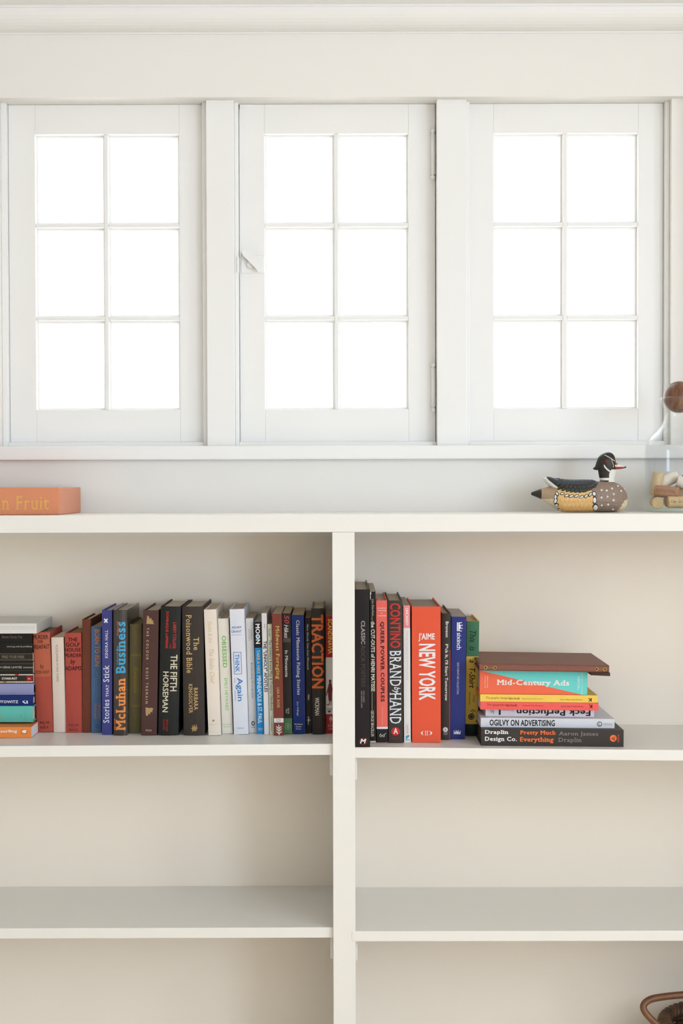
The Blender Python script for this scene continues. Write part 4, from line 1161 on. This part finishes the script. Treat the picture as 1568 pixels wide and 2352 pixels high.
loft_x(WING, 'wings', [D_DARK, D_GREEN, D_SLATE], duck, 40, 2.6, wing_zone)
WT = smooth_tab(WING, 6)
bm = bmesh.new()
for side in (-1, 1):
    for r in range(4):
        for k in range(9):
            x = 450 + k * 56 + (r % 2) * 28
            if x > 960:
                continue
            tp, bt, hw = interp(WT, x)
            an = R_((60, 30, 2, -28)[r])
            p = 2.6
            c, s = math.cos(an), math.sin(an)
            q = Vector(dk(x, side * hw * abs(c) ** (2 / p), (tp + bt) / 2 - (bt - tp) / 2 * math.copysign(abs(s) ** (2 / p), s)))
            n = Vector((0, side * c, s)).normalized()
            t = Vector((-1, 0, -0.25)).normalized()
            b = n.cross(t).normalized()
            rings = []
            for rr, hg in ((1.0, 0.0), (0.7, 0.8), (0.3, 1.0)):
                rings.append([bm.verts.new(q + t * (math.cos(2 * math.pi * j / 10) * rr * 44 * U) + b * (math.sin(2 * math.pi * j / 10) * rr * 34 * U) + n * ((hg * 7 - 3 + (math.cos(2 * math.pi * j / 10) * rr + 1) * 3) * U)) for j in range(10)])
            mi = 1 if r >= 3 else (2 if r < 2 else 0)
            for A, B in zip(rings, rings[1:]):
                for j in range(10):
                    bm.faces.new((A[j], A[(j + 1) % 10], B[(j + 1) % 10], B[j])).material_index = mi
            bm.faces.new(rings[-1]).material_index = mi
add_obj('wing_feathers', bm, [D_DARK, D_GREEN, D_SLATE], duck, smooth=True)
# white underside of the crossed wing tips
loft_x([(266, 470, 492, 40), (300, 460, 540, 78), (340, 500, 580, 120), (400, 545, 622, 160), (445, 580, 645, 178)], 'wing_tip', D_WHITE, duck, 24, 2.2)

# head and neck: lofted upwards (rows: height, back x, front x, half width)
HEAD = [(560, 1036, 1262, 96), (540, 1042, 1258, 92), (510, 1052, 1256, 86), (470, 1046, 1254, 82), (430, 1036, 1262, 82), (390, 1030, 1272, 86), (350, 1022, 1276, 92), (310, 1014, 1276, 97),
        (270, 1010, 1274, 98), (230, 1014, 1268, 94), (195, 1026, 1262, 86), (165, 1052, 1250, 70), (140, 1088, 1230, 50), (124, 1125, 1205, 28), (117, 1150, 1180, 8)]


def head_zone(x, y, z):
    if 475 <= z <= 508:
        return 1
    if z > 355 and z < 530 and x > 1168 - max(0, (z - 470)) * 0.2 + max(0, 395 - z) * 0.8:
        return 1
    return 0


def loft_z(tab, name, m, parent, nsec=40, matfun=None, sub=5):
    P = spline([Vector((t[0], t[1], t[2])) for t in tab], sub)
    Q = spline([Vector((t[0], t[3], 0)) for t in tab], sub)
    bm = bmesh.new()
    rings = []
    for p, q in zip(P, Q):
        z, xa, xb, hw = p.x, p.y, p.z, q.y
        rings.append([bm.verts.new(dk((xa + xb) / 2 + (xb - xa) / 2 * math.cos(2 * math.pi * k / nsec), hw * math.sin(2 * math.pi * k / nsec), z)) for k in range(nsec)])
    for A, B in zip(rings, rings[1:]):
        for k in range(nsec):
            f = bm.faces.new((A[k], A[(k + 1) % nsec], B[(k + 1) % nsec], B[k]))
            if matfun:
                c = f.calc_center_median()
                f.material_index = matfun(c.x / U + 760, c.y / U, 948 - c.z / U)
    bm.faces.new(rings[0])
    bm.faces.new(rings[-1][::-1])
    return add_obj(name, bm, m, parent, smooth=True)


hd = loft_z(HEAD, 'head', [D_DARK, D_WHITE], duck, 120, head_zone, 12)
# drooping crest behind the head
loft_x([(960, 332, 352, 10), (985, 312, 362, 26), (1015, 225, 364, 44), (1060, 165, 352, 66), (1110, 138, 330, 74)], 'crest', D_DARK, duck, 24, 2.0)
# bill: red base, white saddle, black tip
loft_x([(1196, 214, 360, 64), (1222, 232, 358, 60), (1258, 252, 356, 52), (1300, 276, 354, 46), (1350, 296, 350, 42), (1395, 312, 340, 34), (1414, 322, 334, 16)], 'bill', D_RED, duck, 28, 2.2)
loft_x([(1244, 282, 334, 56), (1262, 272, 338, 55), (1300, 278, 338, 50), (1350, 296, 332, 45), (1392, 308, 326, 38)], 'bill_saddle', D_WHITE, duck, 24, 2.0)
loft_x([(1378, 306, 336, 36), (1395, 308, 338, 38), (1412, 318, 336, 24), (1418, 326, 332, 8)], 'bill_tip', D_DARK, duck, 20, 2.2)


def head_side(x, z, side, off=2):
    tab = sorted([(t[0], t[1], t[2], t[3]) for t in HEAD])
    xa, xb, hw = interp(tab, z)
    cc = max(-0.98, min(0.98, (x - (xa + xb) / 2) / ((xb - xa) / 2)))
    return Vector(dk(x, side * (hw * math.sqrt(1 - cc * cc) + off), z))


for side in (-1, 1):
    bm = bmesh.new()
    tube(bm, spline([head_side(x, z, side) for x, z in ((1092, 292), (1108, 325), (1138, 358), (1184, 392))], 5), [(4 + 8 * min(1, k / 5)) * U for k in range(16)], 8)
    add_obj('cheek_stripe', bm, D_WHITE, duck, smooth=True)
    bm = bmesh.new()
    tube(bm, spline([head_side(x, z, side, 3) for x, z in ((1108, 160), (1150, 180), (1200, 212), (1245, 240))], 5), 5 * U, 8)
    add_obj('brow_line', bm, D_WHITE, duck, smooth=True)
    bm = bmesh.new()
    tube(bm, spline([head_side(x, z, side, 4) for x, z in ((1198, 216), (1212, 262), (1226, 300), (1222, 330))], 5), 4.5 * U, 8)
    add_obj('bill_edge', bm, D_OCHRE, duck, smooth=True)
    e = empty('eye', head_side(1126, 248, side, 0))
    e.parent = duck
    for nm, r, m_ in (('iris', 17, D_RED), ('pupil', 9, mat('eye_black', (20, 14, 14), 0.1))):
        bm = bmesh.new()
        bmesh.ops.create_uvsphere(bm, u_segments=16, v_segments=10, radius=r * U)
        o = add_obj(nm, bm, m_, e, (0, side * (0 if nm == 'iris' else 11) * U, 0), smooth=True)
    bm = bmesh.new()
    bmesh.ops.create_uvsphere(bm, u_segments=10, v_segments=6, radius=6 * U)
    add_obj('nostril', bm, D_DARK, duck, dk(1274, side * 53, 296), smooth=True)

# ------------------------------------------------------------------ glass bottle with corks and a wooden ball
BX, BY = 0.6225, 0.150
bottle = empty('glass_bottle', (BX, BY, SHELF_TOP))
tag(bottle, 'clear glass bottle holding wine corks at the right end of the bookcase top', 'bottle')
BG = thin_glass('bottle_glass', (0.995, 0.998, 0.995), 1.33)
BG2 = thin_glass('bottle_base_glass', (0.91, 0.96, 0.92), 1.45)
outer = [(0.0575, 0.0004), (0.0615, 0.0025), (0.0635, 0.008), (0.0638, 0.020), (0.0638, 0.110), (0.0632, 0.121), (0.0600, 0.131), (0.0530, 0.139), (0.0430, 0.147), (0.0345, 0.156), (0.0290, 0.168), (0.0262, 0.180), (0.0268, 0.188), (0.0300, 0.197), (0.0340, 0.205), (0.0352, 0.209)]
inner = [(r - 0.0026, z) for r, z in reversed(outer[3:])]
bm = bmesh.new()
lathe(bm, outer[2:] + [(0.0345, 0.2105), (0.0330, 0.2095)] + inner, 64)
add_obj('body', bm, BG, bottle, smooth=True)
bm = bmesh.new()
lathe(bm, [(0.0, 0.0004)] + outer[:3] + [(0.0600, 0.0085), (0.0, 0.0070)], 64)
add_obj('base', bm, BG2, bottle, smooth=False)
ball = empty('ball_stopper', (BX, BY, SHELF_TOP + 0.1825))
tag(ball, 'round walnut ball stopper resting in the mouth of the glass bottle', 'stopper')
bm = bmesh.new()
bmesh.ops.create_uvsphere(bm, u_segments=48, v_segments=32, radius=0.0292)
add_obj('ball', bm, wood_mat('walnut', (84, 52, 36), (136, 92, 66), 0.28, (160, 160, 18)), ball, (0, 0, 0.0290), smooth=True)

CORKS = [  # name tail, centre offset (mm) from the bottle axis at the base, axis direction, colours, label
    ((-43, -10, 52), (0.10, -0.10, 1.0), (206, 184, 148), 'pale cork standing upright at the left inside the bottle'),
    ((-28, -24, 37), (1.0, -0.42, -0.10), (176, 130, 100), 'brown cork lying crosswise at mid height inside the bottle'),
    ((-44, -12, 18), (0.12, 1.0, 0.05), (204, 180, 138), 'tan cork seen end-on at the bottom left of the bottle'),
    ((-8, -36, 18.5), (1.0, 0.0, 0.0), (208, 178, 134), 'tan printed cork lying along the bottom of the bottle'),
    ((-20, 8, 58), (1.0, 0.3, 0.42), (228, 220, 204), 'white cork slanting upward at the top of the cork heap'),
    ((14, -16, 50), (1.0, -0.3, -0.38), (226, 216, 204), 'white cork slanting downward at the right of the cork heap'),
    ((20, 20, 60), (0.2, -1.0, 0.2), (150, 100, 76), 'dark-ended cork at the top right of the cork heap'),
    ((0, 20, 20), (1.0, 0.25, 0.0), (196, 164, 120), 'tan cork at the bottom back of the bottle'),
    ((32, -12, 20), (0.3, 1.0, 0.0), (200, 170, 126), 'tan cork at the bottom right of the bottle'),
    ((6, 14, 41), (0.2, 1.0, 0.1), (198, 166, 124), 'tan cork buried in the middle of the cork heap'),
]
ink = mat('cork_ink', (84, 70, 56), 0.8)
for i, (c, ax, cc, lab) in enumerate(CORKS):
    L, r = 0.043, 0.0108
    k = empty('wine_cork', (BX + c[0] / 1000, BY + c[1] / 1000, SHELF_TOP + c[2] / 1000))
    d = Vector(ax).normalized()
    k.rotation_euler = d.to_track_quat('Z', 'Y').to_euler()
    tag(k, lab, 'cork', 'corks in the bottle')
    bm = bmesh.new()
    lathe(bm, [(0.0, -L / 2), (r - 0.001, -L / 2), (r, -L / 2 + 0.001), (r, L / 2 - 0.001), (r - 0.001, L / 2), (0.0, L / 2)], 28)
    add_obj('cork_body', bm, mat('cork_%d' % i, cc, 0.85, 0.2, noise=0.22, nscale=220, bump=0.5, bscale=500), k)
    if i in (1, 3):
        body, sty = (('INTERNATIONAL', 'r'), ('Van Gramel', 'ri'))[i == 3]
        q = k.rotation_euler.to_matrix().inverted()
        f = (q @ Vector((0, -1, 0.15)))
        f.z = 0
        f.normalize()
        g = Vector((0, 0, 1))
        sgn = 1 if (k.rotation_euler.to_matrix() @ g).x > 0 else -1
        V, Fc = GLYPH[(body, sty)]
        V = fit(V, 0, 0, 0.036, 0.0055, 'h')
        bm = bmesh.new()
        side = f.cross(g * sgn)
        if (k.rotation_euler.to_matrix() @ side).z < 0:
            side = -side
        vs = []
        for x, z, e in V:
            an = z / r
            vs.append(bm.verts.new((f * math.cos(an) + side * math.sin(an)) * (r + 0.0002 + e * 8e-6) + g * sgn * x))
        for fc in Fc:
            try:
                bm.faces.new([vs[j] for j in fc])
            except ValueError:
                pass
        add_obj('cork_print', bm, ink, k)

# ------------------------------------------------------------------ rattan basket on the bottom shelf
bk = empty('basket', (0.722, 0.118, 0.2262))
tag(bk, 'dark woven rattan basket with a bent cane side handle on the bottom shelf', 'basket')
RAT = wood_mat('dark_rattan', (52, 34, 20), (98, 66, 40), 0.5, (40, 40, 40))
CANE = wood_mat('cane_handle', (84, 50, 26), (126, 80, 46), 0.4, (30, 30, 30))
ra, rb, hb = 0.130, 0.105, 0.170
bm = bmesh.new()
for r in range(15):
    z = 0.006 + r * 0.0112
    f = 0.84 + 0.16 * (z / hb)
    pts = []
    for k in range(72):
        a = 2 * math.pi * k / 72
        w = 0.0035 * math.cos(18 * a + (math.pi if r % 2 else 0))
        pts.append(((ra * f + w) * math.cos(a), (rb * f + w) * math.sin(a), z))
    tube(bm, pts, 0.0058, 6, True)
add_obj('woven_side', bm, RAT, bk, smooth=True)
bm = bmesh.new()
lathe(bm, [(0.0, 0.0005), (0.108, 0.0005), (0.108, 0.006), (0.0, 0.006)], 36)
bmesh.ops.scale(bm, verts=bm.verts[:], vec=(1.0, 0.78, 1.0))
add_obj('base', bm, RAT, bk)
for k in range(36):
    a = 2 * math.pi * (k + .5) / 36
    bm = bmesh.new()
    tube(bm, [((ra * f_) * math.cos(a), (rb * f_) * math.sin(a), z_) for f_, z_ in ((0.845, 0.004), (0.92, 0.085), (1.0, 0.172))], 0.0030, 6)
    add_obj('stake', bm, RAT, bk, smooth=True)
# braided rim: two strands twisted around each other
for ph in (0, math.pi):
    bm = bmesh.new()
    pts = []
    for k in range(420):
        a = 2 * math.pi * k / 420
        t = 26 * a + ph
        pts.append(((ra + 0.0065 * math.cos(t)) * math.cos(a), (rb + 0.0065 * math.cos(t)) * math.sin(a), 0.177 + 0.0065 * math.sin(t)))
    tube(bm, pts, 0.0072, 10, True)
    add_obj('rim_strand', bm, RAT, bk, smooth=True)
# bent cane handle standing out on the left side
hp = [(-0.090, -0.070, 0.150), (-0.132, -0.068, 0.182), (-0.163, -0.064, 0.206), (-0.1825, -0.058, 0.229), (-0.172, -0.052, 0.2425), (-0.140, -0.047, 0.2475),
      (-0.080, -0.042, 0.2505), (0.0, -0.038, 0.2520), (0.070, -0.038, 0.2490), (0.118, -0.042, 0.232), (0.128, -0.046, 0.200), (0.110, -0.052, 0.160)]
bm = bmesh.new()
tube(bm, spline(hp, 8), 0.0062, 14)
add_obj('handle', bm, CANE, bk, smooth=True)
